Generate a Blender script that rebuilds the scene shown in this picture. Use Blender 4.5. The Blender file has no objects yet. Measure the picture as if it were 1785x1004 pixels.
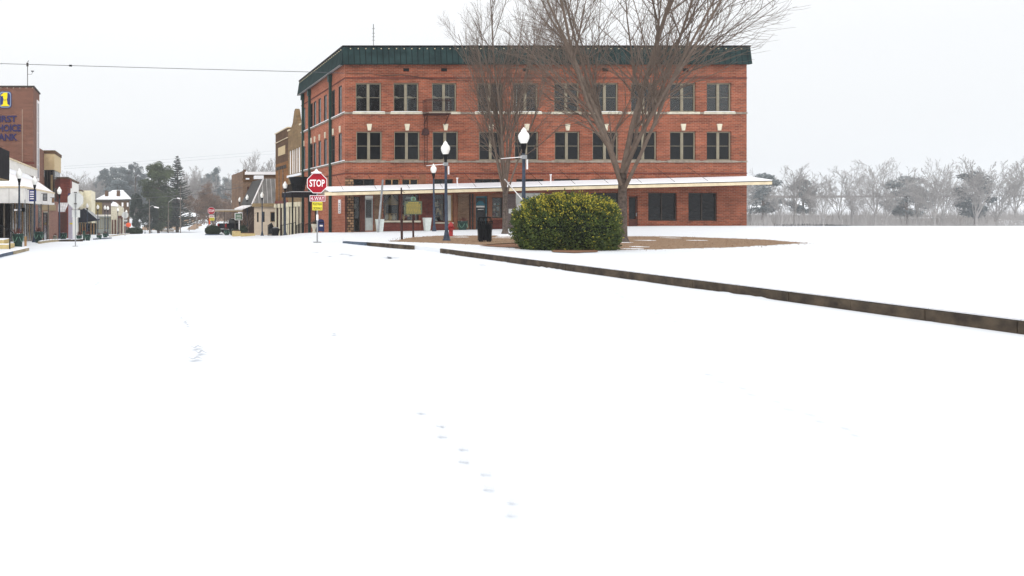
import bpy, math, random
from math import sin, cos, pi, radians
from mathutils import Vector, Matrix
random.seed(7)
S = bpy.context.scene
COL = S.collection
F, CX, CY, EYE = 1400.0, 240.0, 366.0, 1.5
def sc(Y): return F / Y
def PX(x, Y): return (x - CX) * Y / F
def PZ(y, Y): return EYE - (y - CY) * Y / F

# ------------------------------------------------------------------ terrain
def lerp_tab(tab, v):
    if v <= tab[0][0]: return tab[0][1]
    for (a, za), (b, zb) in zip(tab, tab[1:]):
        if v <= b:
            t = (v - a) / (b - a)
            return za + (zb - za) * t
    return tab[-1][1]
ZL = [(-60, -.3), (0, -.5), (38, -.72), (50, -.74), (59, -.86), (72, -1.28), (88, -1.85), (114, -2.6), (140, -2.8), (180, -3.9), (230, -5.2), (262, -5.0), (300, -3.6), (340, -2.3), (400, 1), (500, 8), (700, 14), (1300, 20)]
ZR = [(-60, -.16), (0, -.16), (36, -.16), (46, -.08), (58, -.12), (64, -.3), (72, -.78), (88, -1.35), (105, -1.55), (122, -1.75), (140, -2.4), (180, -3.8), (230, -5.2), (262, -5.0), (300, -3.6), (340, -2.3), (400, 1), (500, 8), (700, 14), (1300, 20)]
ZM = [(-60, -.16), (0, -.16), (43, -.17), (50, -.3), (54, -.44), (58, -.6), (64, -.82), (72, -1.08), (88, -1.5), (105, -1.75), (122, -2.0), (140, -2.5)] + ZR[11:]
def sstep(a, b, v):
    t = max(0, min(1, (v - a) / (b - a)))
    return t * t * (3 - 2 * t)
def sm(tab, v):
    return (lerp_tab(tab, v - 2) + lerp_tab(tab, v) * 2 + lerp_tab(tab, v + 2)) / 4
def ground(X, Y):
    w = sstep(-7, 8, X)
    v = sstep(10.2, 13.6, X)
    z = sm(ZL, Y) * (1 - w) + (sm(ZM, Y) * (1 - v) + sm(ZR, Y) * v) * w
    if X > 15: z += .022 * min(X - 15, 22) * sstep(40, 52, Y) * (1 - sstep(64, 90, Y))
    if X > 48: z += (1.1 + .9 * sin(X * .045 + Y * .02) + .35 * sin(X * .13)) * sstep(48, 75, X) * sstep(75, 190, Y) * (1 - sstep(300, 380, Y))
    z += .12 * math.exp(-((X - 8.55) ** 2 + (Y - 38.2) ** 2) / 5.0)
    return z

# ------------------------------------------------------------------ materials
MATS = {}
def lin(c):
    return tuple(((v / 255) / 12.92 if v / 255 <= .04045 else ((v / 255 + .055) / 1.055) ** 2.4) for v in c)
def mat(name, rgb, rough=.7, var=.15, scale=6.0, bump=.0, metal=0.0, rgb2=None, detail=6, spec=None, coord='Object'):
    if name in MATS: return MATS[name]
    m = bpy.data.materials.new(name); m.use_nodes = True; MATS[name] = m
    nt = m.node_tree; N = nt.nodes; L = nt.links
    b = N['Principled BSDF']; b.inputs['Roughness'].default_value = rough; b.inputs['Metallic'].default_value = metal
    b.inputs['Specular IOR Level'].default_value = .22 if spec is None else spec
    c = lin(rgb); c2 = lin(rgb2) if rgb2 else tuple(v * (1 - var) for v in c)
    c1 = c if rgb2 else tuple(min(1, v * (1 + var)) for v in c)
    tc = N.new('ShaderNodeTexCoord'); no = N.new('ShaderNodeTexNoise')
    no.inputs['Scale'].default_value = scale; no.inputs['Detail'].default_value = detail; no.inputs['Roughness'].default_value = .65
    L.new(tc.outputs[coord], no.inputs['Vector'])
    r = N.new('ShaderNodeValToRGB'); r.color_ramp.elements[0].position = .35; r.color_ramp.elements[1].position = .65
    r.color_ramp.elements[0].color = (*c2, 1); r.color_ramp.elements[1].color = (*c1, 1)
    L.new(no.outputs['Fac'], r.inputs['Fac']); L.new(r.outputs['Color'], b.inputs['Base Color'])
    if bump:
        bp = N.new('ShaderNodeBump'); bp.inputs['Strength'].default_value = bump; bp.inputs['Distance'].default_value = .05
        L.new(no.outputs['Fac'], bp.inputs['Height']); L.new(bp.outputs['Normal'], b.inputs['Normal'])
    return m
def brick(name, c1, c2, mortar, bw=.24, bh=.085, ms=.012, stain=.35, rough=.9, stainscale=.5):
    m = bpy.data.materials.new(name); m.use_nodes = True; MATS[name] = m
    nt = m.node_tree; N = nt.nodes; L = nt.links
    b = N['Principled BSDF']; b.inputs['Roughness'].default_value = rough; b.inputs['Specular IOR Level'].default_value = .2
    g = N.new('ShaderNodeNewGeometry'); sp = N.new('ShaderNodeSeparateXYZ'); L.new(g.outputs['Position'], sp.inputs[0])
    ad = N.new('ShaderNodeMath'); L.new(sp.outputs['X'], ad.inputs[0]); L.new(sp.outputs['Y'], ad.inputs[1])
    cb = N.new('ShaderNodeCombineXYZ'); L.new(ad.outputs[0], cb.inputs['X']); L.new(sp.outputs['Z'], cb.inputs['Y'])
    br = N.new('ShaderNodeTexBrick'); L.new(cb.outputs[0], br.inputs['Vector'])
    br.inputs['Scale'].default_value = 1; br.inputs['Brick Width'].default_value = bw; br.inputs['Row Height'].default_value = bh
    br.inputs['Mortar Size'].default_value = ms; br.inputs['Mortar Smooth'].default_value = .2; br.inputs['Bias'].default_value = .0
    br.inputs['Color1'].default_value = (*lin(c1), 1); br.inputs['Color2'].default_value = (*lin(c2), 1); br.inputs['Mortar'].default_value = (*lin(mortar), 1)
    no = N.new('ShaderNodeTexNoise'); no.inputs['Scale'].default_value = stainscale; no.inputs['Detail'].default_value = 8; no.inputs['Roughness'].default_value = .7
    L.new(g.outputs['Position'], no.inputs['Vector'])
    r = N.new('ShaderNodeValToRGB'); r.color_ramp.elements[0].position = .3; r.color_ramp.elements[1].position = .62
    v = 1 - stain; r.color_ramp.elements[0].color = (v, v * .97, v * .97, 1); r.color_ramp.elements[1].color = (1.0, 1.0, 1.0, 1)
    L.new(no.outputs['Fac'], r.inputs['Fac'])
    n2 = N.new('ShaderNodeTexNoise'); n2.inputs['Scale'].default_value = 1.0; n2.inputs['Detail'].default_value = 4; mp = N.new('ShaderNodeMapping'); mp.inputs['Scale'].default_value = (.35, .35, 5.0); L.new(g.outputs['Position'], mp.inputs['Vector']); L.new(mp.outputs[0], n2.inputs['Vector'])
    r2 = N.new('ShaderNodeValToRGB'); r2.color_ramp.elements[0].position = .35; r2.color_ramp.elements[1].position = .65; q2 = 1 - stain * .5; r2.color_ramp.elements[0].color = (q2, q2, q2, 1); r2.color_ramp.elements[1].color = (1.08, 1.06, 1.04, 1); L.new(n2.outputs['Fac'], r2.inputs['Fac'])
    mm_ = N.new('ShaderNodeMix'); mm_.data_type = 'RGBA'; mm_.blend_type = 'MULTIPLY'; mm_.inputs[0].default_value = 1; L.new(r.outputs['Color'], mm_.inputs[6]); L.new(r2.outputs['Color'], mm_.inputs[7])
    mx = N.new('ShaderNodeMix'); mx.data_type = 'RGBA'; mx.blend_type = 'MULTIPLY'; mx.inputs[0].default_value = 1
    L.new(br.outputs['Color'], mx.inputs[6]); L.new(mm_.outputs[2], mx.inputs[7]); L.new(mx.outputs[2], b.inputs['Base Color'])
    bp = N.new('ShaderNodeBump'); bp.inputs['Strength'].default_value = .4; bp.inputs['Distance'].default_value = .01
    L.new(br.outputs['Fac'], bp.inputs['Height']); bp.invert = True; L.new(bp.outputs['Normal'], b.inputs['Normal'])
    return m
def stripes(name, ca, cb_, period, width, rough=.85, metal=0.0, k=.72):
    """standing-seam or plank pattern: thin seams every period metres"""
    m = bpy.data.materials.new(name); m.use_nodes = True; MATS[name] = m
    nt = m.node_tree; N = nt.nodes; L = nt.links
    b = N['Principled BSDF']; b.inputs['Roughness'].default_value = rough; b.inputs['Metallic'].default_value = metal; b.inputs['Specular IOR Level'].default_value = .06
    g = N.new('ShaderNodeNewGeometry'); sp = N.new('ShaderNodeSeparateXYZ'); L.new(g.outputs['Position'], sp.inputs[0])
    ad = N.new('ShaderNodeMath')
    sn = N.new('ShaderNodeSeparateXYZ'); L.new(g.outputs['True Normal'], sn.inputs[0]); ax_ = N.new('ShaderNodeMath'); ax_.operation = 'ABSOLUTE'; ay_ = N.new('ShaderNodeMath'); ay_.operation = 'ABSOLUTE'
    L.new(sn.outputs['X'], ax_.inputs[0]); L.new(sn.outputs['Y'], ay_.inputs[0]); gt = N.new('ShaderNodeMath'); gt.operation = 'GREATER_THAN'; L.new(ax_.outputs[0], gt.inputs[0]); L.new(ay_.outputs[0], gt.inputs[1])
    mf = N.new('ShaderNodeMix'); L.new(gt.outputs[0], mf.inputs[0]); L.new(sp.outputs['X'], mf.inputs[2]); L.new(sp.outputs['Y'], mf.inputs[3]); L.new(mf.outputs[0], ad.inputs[0]); ad.inputs[1].default_value = 300
    dv = N.new('ShaderNodeMath'); dv.operation = 'DIVIDE'; dv.inputs[1].default_value = period; L.new(ad.outputs[0], dv.inputs[0])
    fr = N.new('ShaderNodeMath'); fr.operation = 'FRACT'; L.new(dv.outputs[0], fr.inputs[0])
    lt = N.new('ShaderNodeMath'); lt.operation = 'LESS_THAN'; lt.inputs[1].default_value = width / period; L.new(fr.outputs[0], lt.inputs[0])
    no = N.new('ShaderNodeTexNoise'); no.inputs['Scale'].default_value = 1.5; no.inputs['Detail'].default_value = 8; L.new(g.outputs['Position'], no.inputs['Vector'])
    r = N.new('ShaderNodeValToRGB'); r.color_ramp.elements[0].position = .3; r.color_ramp.elements[1].position = .7
    a = lin(ca); r.color_ramp.elements[0].color = (*[v * k for v in a], 1); r.color_ramp.elements[1].color = (*[min(1, v * 1.15) for v in a], 1)
    L.new(no.outputs['Fac'], r.inputs['Fac'])
    mx = N.new('ShaderNodeMix'); mx.data_type = 'RGBA'; L.new(lt.outputs[0], mx.inputs[0]); L.new(r.outputs['Color'], mx.inputs[6]); mx.inputs[7].default_value = (*lin(cb_), 1)
    L.new(mx.outputs[2], b.inputs['Base Color'])
    return m
def glassy(name, rgb, rough=.06, bump=.15, var=.5):
    m = mat(name, rgb, rough, var, .9, 0, detail=3, spec=.28)
    nt = m.node_tree; N = nt.nodes; L = nt.links
    no = N.new('ShaderNodeTexNoise'); no.inputs['Scale'].default_value = 2.2; no.inputs['Detail'].default_value = 4
    g = N.new('ShaderNodeNewGeometry'); L.new(g.outputs['Position'], no.inputs['Vector'])
    bp = N.new('ShaderNodeBump'); bp.inputs['Strength'].default_value = bump; bp.inputs['Distance'].default_value = .1
    L.new(no.outputs['Fac'], bp.inputs['Height']); L.new(bp.outputs['Normal'], N['Principled BSDF'].inputs['Normal'])
    return m
def clear_glass():
    m = bpy.data.materials.new('clear_glass'); m.use_nodes = True; MATS['clear_glass'] = m
    nt = m.node_tree; N = nt.nodes; L = nt.links; N.clear()
    o = N.new('ShaderNodeOutputMaterial'); t = N.new('ShaderNodeBsdfTransparent'); gl = N.new('ShaderNodeBsdfGlossy'); gl.inputs['Roughness'].default_value = .03
    t.inputs['Color'].default_value = (.85, .88, .88, 1)
    fr = N.new('ShaderNodeFresnel'); fr.inputs['IOR'].default_value = 1.5; mx = N.new('ShaderNodeMixShader')
    L.new(fr.outputs[0], mx.inputs[0]); L.new(t.outputs[0], mx.inputs[1]); L.new(gl.outputs[0], mx.inputs[2]); L.new(mx.outputs[0], o.inputs['Surface'])
    return m
clear_glass()
brick('red_brick', (174, 94, 66), (132, 68, 50), (164, 124, 104), bw=.36, bh=.12, ms=.018, stain=.45)
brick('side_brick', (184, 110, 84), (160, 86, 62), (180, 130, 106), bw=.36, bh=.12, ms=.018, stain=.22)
brick('dark_red_brick', (128, 58, 46), (104, 46, 40), (112, 84, 76), stain=.4, stainscale=1.5)
brick('tower_brick', (128, 86, 70), (100, 64, 52), (150, 118, 104), bw=.36, bh=.13, ms=.02, stain=.18)
brick('pink_brick', (150, 106, 92), (132, 90, 76), (160, 128, 114), stain=.2)
brick('tan_brick', (150, 122, 84), (128, 102, 68), (150, 132, 104), stain=.3, stainscale=1)
brick('ochre_brick', (158, 108, 56), (134, 88, 44), (140, 104, 66), stain=.3, stainscale=1)
brick('umber_brick', (112, 80, 54), (88, 62, 42), (110, 90, 70), stain=.4, stainscale=1)
brick('crimson_brick', (138, 62, 50), (112, 50, 42), (140, 88, 76), stain=.3)
brick('old_brown_brick', (142, 112, 90), (118, 90, 70), (140, 122, 104), stain=.4)
brick('grey_brick', (116, 102, 100), (100, 86, 84), (130, 120, 118), stain=.2)
brick('rubble_stone', (176, 140, 106), (104, 76, 60), (60, 50, 44), bw=.32, bh=.2, ms=.03, stain=.4, stainscale=3)
stripes('green_seam_metal', (44, 62, 62), (20, 30, 31), .43, .06, rough=.85, k=.6)
stripes('white_panel', (236, 234, 230), (186, 182, 176), .75, .04, k=.9)
stripes('grey_seam_metal', (128, 126, 124), (196, 194, 192), .5, .05, rough=.5)
stripes('dark_seam_metal', (64, 62, 60), (46, 44, 44), .5, .05, rough=.5)
stripes('dark_plank', (38, 36, 39), (20, 19, 21), .22, .03)
stripes('brown_plank', (84, 62, 50), (26, 20, 18), .42, .2)
stripes('white_stripe_canvas', (236, 234, 234), (200, 196, 200), .35, .07)
stripes('olive_siding', (158, 142, 96), (120, 106, 70), .4, .05)
W = mat('snow', (231, 234, 238), .6, .02, .9, .35, spec=.2)
mat('snow_cap', (246, 248, 252), .7, .02, 2, .3)
mat('stone_trim', (196, 190, 172), .85, .2, 3, .2)
mat('weathered_trim', (140, 130, 118), .85, .3, 3, .2)
mat('keystone', (214, 206, 184), .8, .1, 3)
mat('cream_trim', (224, 208, 176), .7, .12, 2)
mat('tan_panel', (204, 182, 142), .8, .08, 3)
mat('khaki_panel', (150, 130, 96), .8, .15, 3)
mat('cream_stucco', (226, 218, 192), .85, .12, 1.5, .1)
mat('beige_stucco', (208, 192, 172), .85, .08, 2, .1)
mat('white_stucco', (232, 230, 224), .85, .06, 2, .1)
mat('pale_grey_paint', (176, 182, 180), .6, .1, 3)
mat('window_frame', (138, 130, 112), .6, .12, 4)
mat('dark_frame', (62, 54, 48), .6, .2, 4)
mat('rust_paint', (116, 52, 44), .6, .25, 4)
mat('wood_frame', (126, 82, 60), .6, .2, 3)
mat('dark_wood', (86, 52, 44), .7, .25, 4)
mat('light_wood', (168, 132, 92), .7, .2, 4)
mat('teal_paint', (54, 108, 122), .5, .15, 4)
mat('black_metal', (16, 17, 20), .55, .3, 8, spec=.12)
mat('black_canvas', (26, 28, 40), .8, .2, 3)
mat('blueblack_metal', (58, 68, 84), .5, .35, 5)
mat('rust_iron', (62, 38, 36), .7, .3, 8)
mat('galvanised', (150, 152, 154), .45, .15, 6, metal=.3)
mat('sign_back', (198, 200, 198), .5, .06, 2)
mat('sign_red', (164, 14, 36), .4, .04, 2)
mat('sign_maroon', (160, 34, 62), .4, .06, 4)
mat('sign_white', (244, 240, 240), .4, .03, 2)
mat('sign_yellow', (232, 218, 70), .45, .05, 2)
mat('sign_ink', (40, 38, 30), .6, .1, 4)
mat('bank_blue', (38, 50, 118), .4, .08, 2)
mat('bank_letters', (46, 42, 92), .45, .08, 2)
mat('bank_yellow', (246, 224, 20), .4, .04, 2)
mat('silver_edge', (140, 160, 190), .4, .05, 2)
mat('hydrant_red', (160, 50, 50), .5, .2, 8)
mat('planter_white', (206, 212, 208), .6, .1, 5)
mat('planter_green', (34, 58, 52), .5, .3, 8)
mat('planter_swag', (110, 150, 130), .5, .2, 8)
mat('mailbox_blue', (38, 48, 92), .4, .15, 4)
mat('marker_green', (92, 100, 80), .5, .2, 10)
mat('marker_gold', (176, 156, 78), .5, .15, 12)
mat('street_sign_green', (56, 100, 68), .4, .1, 6)
mat('kerb_concrete', (92, 80, 66), .9, .45, 2.5, .5, rgb2=(48, 42, 38))
mat('kerb_pale', (170, 156, 130), .9, .25, 3, .3)
mat('kerb_blue', (92, 104, 120), .9, .3, 3, .3)
mat('sandstone', (198, 178, 128), .9, .15, 3, .2)
mat('dry_grass', (164, 138, 112), .95, .25, 5, .8, rgb2=(126, 100, 78))
mat('leaf_litter', (112, 98, 86), .95, .25, .2, rgb2=(80, 72, 66))
mat('pine_straw', (150, 112, 88), .95, .25, 9, .8, rgb2=(116, 84, 64))
mat('bark', (112, 100, 92), .95, .3, 9, .6, rgb2=(70, 62, 58))
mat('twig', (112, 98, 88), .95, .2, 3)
mat('hazed_twig', (158, 154, 152), .95, .2, 1)  # twig grey paled, distance haze mixed into the colour
mat('brown_leaf', (118, 100, 88), .9, .3, 1)
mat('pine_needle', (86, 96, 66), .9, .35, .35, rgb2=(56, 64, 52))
mat('hazed_needle', (116, 124, 126), .9, .3, .35)  # lightened so the needle colour itself carries some of the distance haze
mat('spruce_needle', (64, 70, 62), .9, .3, .35)
mat('magnolia_leaf', (50, 58, 52), .7, .3, .5)
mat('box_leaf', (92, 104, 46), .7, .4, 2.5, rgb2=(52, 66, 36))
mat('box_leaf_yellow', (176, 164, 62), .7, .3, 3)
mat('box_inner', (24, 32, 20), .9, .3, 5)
mat('bush_leaf', (52, 66, 48), .8, .3, 3)
mat('globe', (244, 244, 240), .3, .02, 3, spec=.5)
mat('dead_plant', (104, 62, 56), .9, .3, 6)
mat('car_paint', (20, 24, 34), .25, .1, 2)
mat('tail_light', (150, 22, 28), .3, .1, 2)
mat('rubber', (22, 22, 24), .8, .1, 2)
mat('curtain', (218, 220, 214), .8, .06, 1.5)
mat('room_dark', (30, 30, 34), .9, .2, 1)
mat('packed_snow', (216, 218, 221), .7, .03, 1)
mat('interior_dark', (72, 60, 50), .9, .3, 2)
mat('canvas_cone', (240, 204, 158), .8, .15, 4)
mat('goods_pale', (206, 190, 168), .8, .3, 8)
mat('goods_dark', (60, 54, 52), .8, .3, 8)
mat('paper', (224, 224, 220), .8, .04, 4)
mat('roof_membrane', (120, 120, 122), .9, .2, 1)
mat('asphalt_grey', (120, 124, 130), .9, .35, 4)
mat('snow_dirty', (184, 188, 194), .8, .06, 3)
mat('orange_sign', (226, 96, 60), .5, .08, 3)
mat('lavender_paint', (196, 190, 206), .7, .1, 2)
mat('mural_purple', (110, 90, 112), .7, .5, 3, rgb2=(190, 184, 190))
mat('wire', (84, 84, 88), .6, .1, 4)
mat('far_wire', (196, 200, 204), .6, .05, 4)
glassy('window_glass', (26, 29, 34))
glassy('dark_glass', (14, 16, 19), var=.3)
glassy('blue_glass', (60, 68, 80))
glassy('boarded_white', (232, 230, 226), .5, .05, .05)

# ------------------------------------------------------------------ mesh builder
ORG = {}
class M:
    def __init__(s): s.v = []; s.f = []; s.m = []; s.cur = 0; s.mats = []; s.smooth = []
    def use(s, name):
        if name not in s.mats: s.mats.append(name)
        s.cur = s.mats.index(name); return s
    def poly(s, pts, sm=False):
        k = len(s.v); s.v += [tuple(p) for p in pts]; s.f.append(tuple(range(k, k + len(pts)))); s.m.append(s.cur); s.smooth.append(sm)
    def faces(s, pts, fs, sm=False):
        k = len(s.v); s.v += [tuple(p) for p in pts]
        for f in fs: s.f.append(tuple(i + k for i in f)); s.m.append(s.cur); s.smooth.append(sm)
    def box(s, x0, x1, y0, y1, z0, z1):
        if x0 > x1: x0, x1 = x1, x0
        if y0 > y1: y0, y1 = y1, y0
        if z0 > z1: z0, z1 = z1, z0
        s.faces([(x0, y0, z0), (x1, y0, z0), (x1, y1, z0), (x0, y1, z0), (x0, y0, z1), (x1, y0, z1), (x1, y1, z1), (x0, y1, z1)],
                [(0, 3, 2, 1), (4, 5, 6, 7), (0, 1, 5, 4), (1, 2, 6, 5), (2, 3, 7, 6), (3, 0, 4, 7)])
        return s
    def prism(s, prof, ax, a0, a1):
        """prof: 2-D points; ax 'x' extrudes (y,z) along x, 'y' extrudes (x,z) along y, 'z' extrudes (x,y) along z"""
        def P(p, a): return {'x': (a, p[0], p[1]), 'y': (p[0], a, p[1]), 'z': (p[0], p[1], a)}[ax]
        n = len(prof); s.faces([P(p, a0) for p in prof] + [P(p, a1) for p in prof],
            [tuple(range(n)), tuple(range(2 * n - 1, n - 1, -1))] + [(i, i + n, (i + 1) % n + n, (i + 1) % n) for i in range(n)])
        return s
    def tube(s, pts, rads, n=8, sm=True, cap=True):
        pts = [Vector(p) for p in pts]
        if not hasattr(rads, '__len__'): rads = [rads] * len(pts)
        k = len(s.v); up = Vector((.13, .21, 1)) if abs((pts[-1] - pts[0]).normalized().z) < .9 else Vector((1, .1, .05))
        for i, p in enumerate(pts):
            d = (pts[min(i + 1, len(pts) - 1)] - pts[max(i - 1, 0)]).normalized()
            a = d.cross(up).normalized(); b = d.cross(a)
            for j in range(n):
                t = 2 * pi * j / n; q = p + (a * cos(t) + b * sin(t)) * rads[i]; s.v.append(tuple(q))
        for i in range(len(pts) - 1):
            for j in range(n):
                s.f.append((k + i * n + j, k + i * n + (j + 1) % n, k + (i + 1) * n + (j + 1) % n, k + (i + 1) * n + j)); s.m.append(s.cur); s.smooth.append(sm)
        if cap:
            s.f.append(tuple(k + j for j in range(n))); s.m.append(s.cur); s.smooth.append(False)
            e = k + (len(pts) - 1) * n; s.f.append(tuple(e + j for j in range(n - 1, -1, -1))); s.m.append(s.cur); s.smooth.append(False)
        return s
    def lathe(s, prof, c=(0, 0, 0), n=16, sm=True):
        s.tube([(c[0], c[1], c[2] + z) for r, z in prof], [max(r, .001) for r, z in prof], n, sm); return s
    def build(s, name, parent=None, org=None):
        me = bpy.data.meshes.new(name)
        if parent is not None: o0 = ORG[parent.name]
        else: o0 = Vector(org) if org is not None else Vector((0, 0, 0))
        me.from_pydata([(v[0] - o0[0], v[1] - o0[1], v[2] - o0[2]) for v in s.v], [], s.f)
        for n in s.mats: me.materials.append(MATS[n])
        me.polygons.foreach_set('material_index', s.m); me.polygons.foreach_set('use_smooth', s.smooth); me.update()
        o = bpy.data.objects.new(name, me); COL.objects.link(o)
        if parent is not None: o.parent = parent
        else: o.location = o0
        ORG[o.name] = o0
        return o
def tag(o, label=None, cat=None, group=None, kind=None):
    if label: o['label'] = label
    if cat: o['category'] = cat
    if group: o['group'] = group
    if kind: o['kind'] = kind
    return o
def thing(name, loc, label, cat, group=None):
    e = bpy.data.objects.new(name, None); COL.objects.link(e); e.location = loc; e.empty_display_size = .3
    ORG[e.name] = Vector(loc); return tag(e, label, cat, group)
def one(m, name, org, label, cat, group=None): return tag(m.build(name, None, org), label, cat, group)
def copy_tree(o, parent=None):
    c = o.copy(); COL.objects.link(c); c.parent = parent
    for ch in list(o.children): copy_tree(ch, c)
    return c
def B(name, mt, parent, *bx):
    m = M().use(mt)
    for b in bx: m.box(*b)
    return m.build(name, parent)

def BS(name, mt, parent, *bx):
    for b in bx: B(name, mt, parent, b)

def wall(m, ax, pl, a0, a1, z0, z1, holes, dep):
    """wall face in plane pl (ax 'x': spans x at y=pl, 'y': spans y at x=pl) with openings whose reveals go in by dep (signed)"""
    def P(a, z, d=0): return (a, pl + d, z) if ax == 'x' else (pl + d, a, z)
    A = sorted(set([a0, a1] + [v for h in holes for v in h[:2] if a0 < v < a1])); Z = sorted(set([z0, z1] + [v for h in holes for v in h[2:4] if z0 < v < z1]))
    for i in range(len(A) - 1):
        for j in range(len(Z) - 1):
            ca, cz = (A[i] + A[i + 1]) / 2, (Z[j] + Z[j + 1]) / 2
            if any(h[0] < ca < h[1] and h[2] < cz < h[3] for h in holes): continue
            m.poly([P(A[i], Z[j]), P(A[i + 1], Z[j]), P(A[i + 1], Z[j + 1]), P(A[i], Z[j + 1])])
    for h in holes:
        c = [(h[0], h[2]), (h[1], h[2]), (h[1], h[3]), (h[0], h[3])]
        for k in range(4):
            p, q = c[k], c[(k + 1) % 4]
            m.poly([P(*p), P(*q), P(q[0], q[1], dep), P(p[0], p[1], dep)])
def window(parent, ax, pl, a0, a1, z0, z1, dep, frame='window_frame', glass='window_glass', mull=(.5,), rails=(.5,), fw=.09, mw=.2, sill=None, name='window', label=None, rw=.03):
    s = 1 if dep > 0 else -1
    m = M().use(frame)
    def bx(mm, p, q, za, zb, d0, d1):
        if ax == 'x': mm.box(p, q, pl + d0, pl + d1, za, zb)
        else: mm.box(pl + d0, pl + d1, p, q, za, zb)
    d0, d1 = dep - s * .08, dep
    bx(m, a0, a0 + fw, z0, z1, d0, d1); bx(m, a1 - fw, a1, z0, z1, d0, d1)
    bx(m, a0 + fw, a1 - fw, z0, z0 + fw, d0, d1); bx(m, a0 + fw, a1 - fw, z1 - fw, z1, d0, d1)
    for t in mull:
        c = a0 + (a1 - a0) * t; bx(m, c - mw / 2, c + mw / 2, z0 + fw, z1 - fw, d0 + s * .005, d1)
    for t in rails:
        c = z0 + (z1 - z0) * t; bx(m, a0 + fw, a1 - fw, c - rw / 2, c + rw / 2, d0 + s * .03, d1)
    w = m.build(name, parent)
    if label: w['label'] = label
    p = M().use(glass); bx(p, a0 + fw * .5, a1 - fw * .5, z0 + fw * .5, z1 - fw * .5, dep - s * .025, dep - s * .012); ORG[w.name] = ORG[parent.name]; p.build('pane', w)
    if sill:
        q = M().use(sill); bx(q, a0 - .25, a1 + .25, z0 - .17, z0 - .005, -s * .09, dep - s * .09); q.build('sill', w)
    return w
def text_on(m, body, ax, pl, a0, a1, z0, z1, d=.02, flip=False, bold=0.0):
    """lettering as mesh on plane pl; fits bbox; flip mirrors the reading direction along axis"""
    cu = bpy.data.curves.new('t', 'FONT'); cu.body = body; cu.size = 1; cu.offset = bold; cu.resolution_u = 3
    o = bpy.data.objects.new('t', cu); COL.objects.link(o); bpy.context.view_layer.update()
    me = bpy.data.meshes.new_from_object(o)
    vs = [v.co.copy() for v in me.vertices]; x0 = min(v.x for v in vs); x1 = max(v.x for v in vs); y0 = min(v.y for v in vs); y1 = max(v.y for v in vs)
    out = []
    for v in vs:
        u = (v.x - x0) / (x1 - x0); w = (v.y - y0) / (y1 - y0); u = 1 - u if flip else u
        a = a0 + (a1 - a0) * u; z = z0 + (z1 - z0) * w
        out.append((a, pl - d, z) if ax == 'x' else (pl - d, a, z))
    m.faces(out, [tuple(p.vertices) for p in me.polygons])
    bpy.data.objects.remove(o); bpy.data.meshes.remove(me); bpy.data.curves.remove(cu)

# ------------------------------------------------------------------ SETTING: terrain, park, pavements
def frange(a, b, st):
    out = []; v = a
    while v < b - 1e-6: out.append(v); v += st
    return out + [b]
ys = frange(-60, 0, 10) + frange(1, 150, 1.0) + frange(153, 420, 4) + frange(430, 1000, 30)
ys = sorted(set(ys))
xs = sorted(set(frange(-500, -60, 40) + frange(-58, -14, 4) + frange(-13, 24, 1.0) + frange(26, 80, 3) + frange(90, 900, 45)))
g = M().use('snow')
n = len(xs)
pts = [(x, y, ground(x, y) + .012 * sin(x * .9 + y * .37) * cos(y * .61 - x * .3)) for y in ys for x in xs]
g.faces(pts, [(j * n + i, j * n + i + 1, (j + 1) * n + i + 1, (j + 1) * n + i) for j in range(len(ys) - 1) for i in range(n - 1)], True)
tag(g.build('ground'), 'snow covered street and ground running from the camera to the far hill', kind='structure')

# park block
park = [(11.98, 4), (11.9, 22), (11.8, 28), (11.72, 31), (11.68, 33.6), (11.1, 36), (10.25, 37.7), (10.05, 38.6), (10.5, 40.2), (12.6, 44.5), (16.5, 48.3), (26, 50.3), (44, 51), (70, 52), (70, 4)]
m = M().use('snow')
m.prism(park, 'z', -.6, 0.0)
tag(m.build('park_ground'), 'snow covered park corner behind the kerb', kind='structure')
def wobble(poly, amp, seed, n=9):
    r = random.Random(seed); out = []
    for i in range(len(poly)):
        a, b = poly[i], poly[(i + 1) % len(poly)]
        for k in range(n):
            t = k / n; out.append((a[0] + (b[0] - a[0]) * t + r.uniform(-amp, amp), a[1] + (b[1] - a[1]) * t + r.uniform(-amp, amp)))
    return out
def pp(x, y, z=0.0):
    Y = F * (EYE - z) / (y - CY); return (PX(x, Y), Y)
lawn = [pp(681, 421), pp(718, 414.5), pp(760, 411.5), pp(845, 411), pp(905, 411), pp(1050, 411), pp(1180, 413), pp(1330, 418), pp(1400, 424), pp(1280, 431), pp(1130, 435), pp(1010, 436), pp(906, 434), pp(906, 423.5), pp(850, 427), pp(826, 426.5), pp(780, 424)]
m = M().use('dry_grass'); L_ = wobble(lawn, .13, 3, 22)
m.prism(L_, 'z', 0.004, .02)
tag(m.build('lawn'), 'patch of dry brown grass showing through the park snow', kind='structure')
m = M().use('dry_grass'); rr = random.Random(12)
def inside(p, poly):
    c = False; j = len(poly) - 1
    for i in range(len(poly)):
        if (poly[i][1] > p[1]) != (poly[j][1] > p[1]) and p[0] < (poly[j][0] - poly[i][0]) * (p[1] - poly[i][1]) / (poly[j][1] - poly[i][1]) + poly[i][0]: c = not c
        j = i
    return c
k = 0
while k < 16000:
    p = (rr.uniform(12, 36), rr.uniform(29, 48)); q = (p[0] + rr.gauss(0, .35), p[1] + rr.gauss(0, .35))
    if not inside(p, lawn): continue
    a = rr.uniform(0, 6.28); w_ = .012; h_ = rr.uniform(.02, .07); m.poly([(q[0] - cos(a) * w_, q[1] - sin(a) * w_, 0), (q[0] + cos(a) * w_, q[1] + sin(a) * w_, 0), (q[0] + rr.gauss(0, .03), q[1] + rr.gauss(0, .03), h_)]); k += 1
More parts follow.
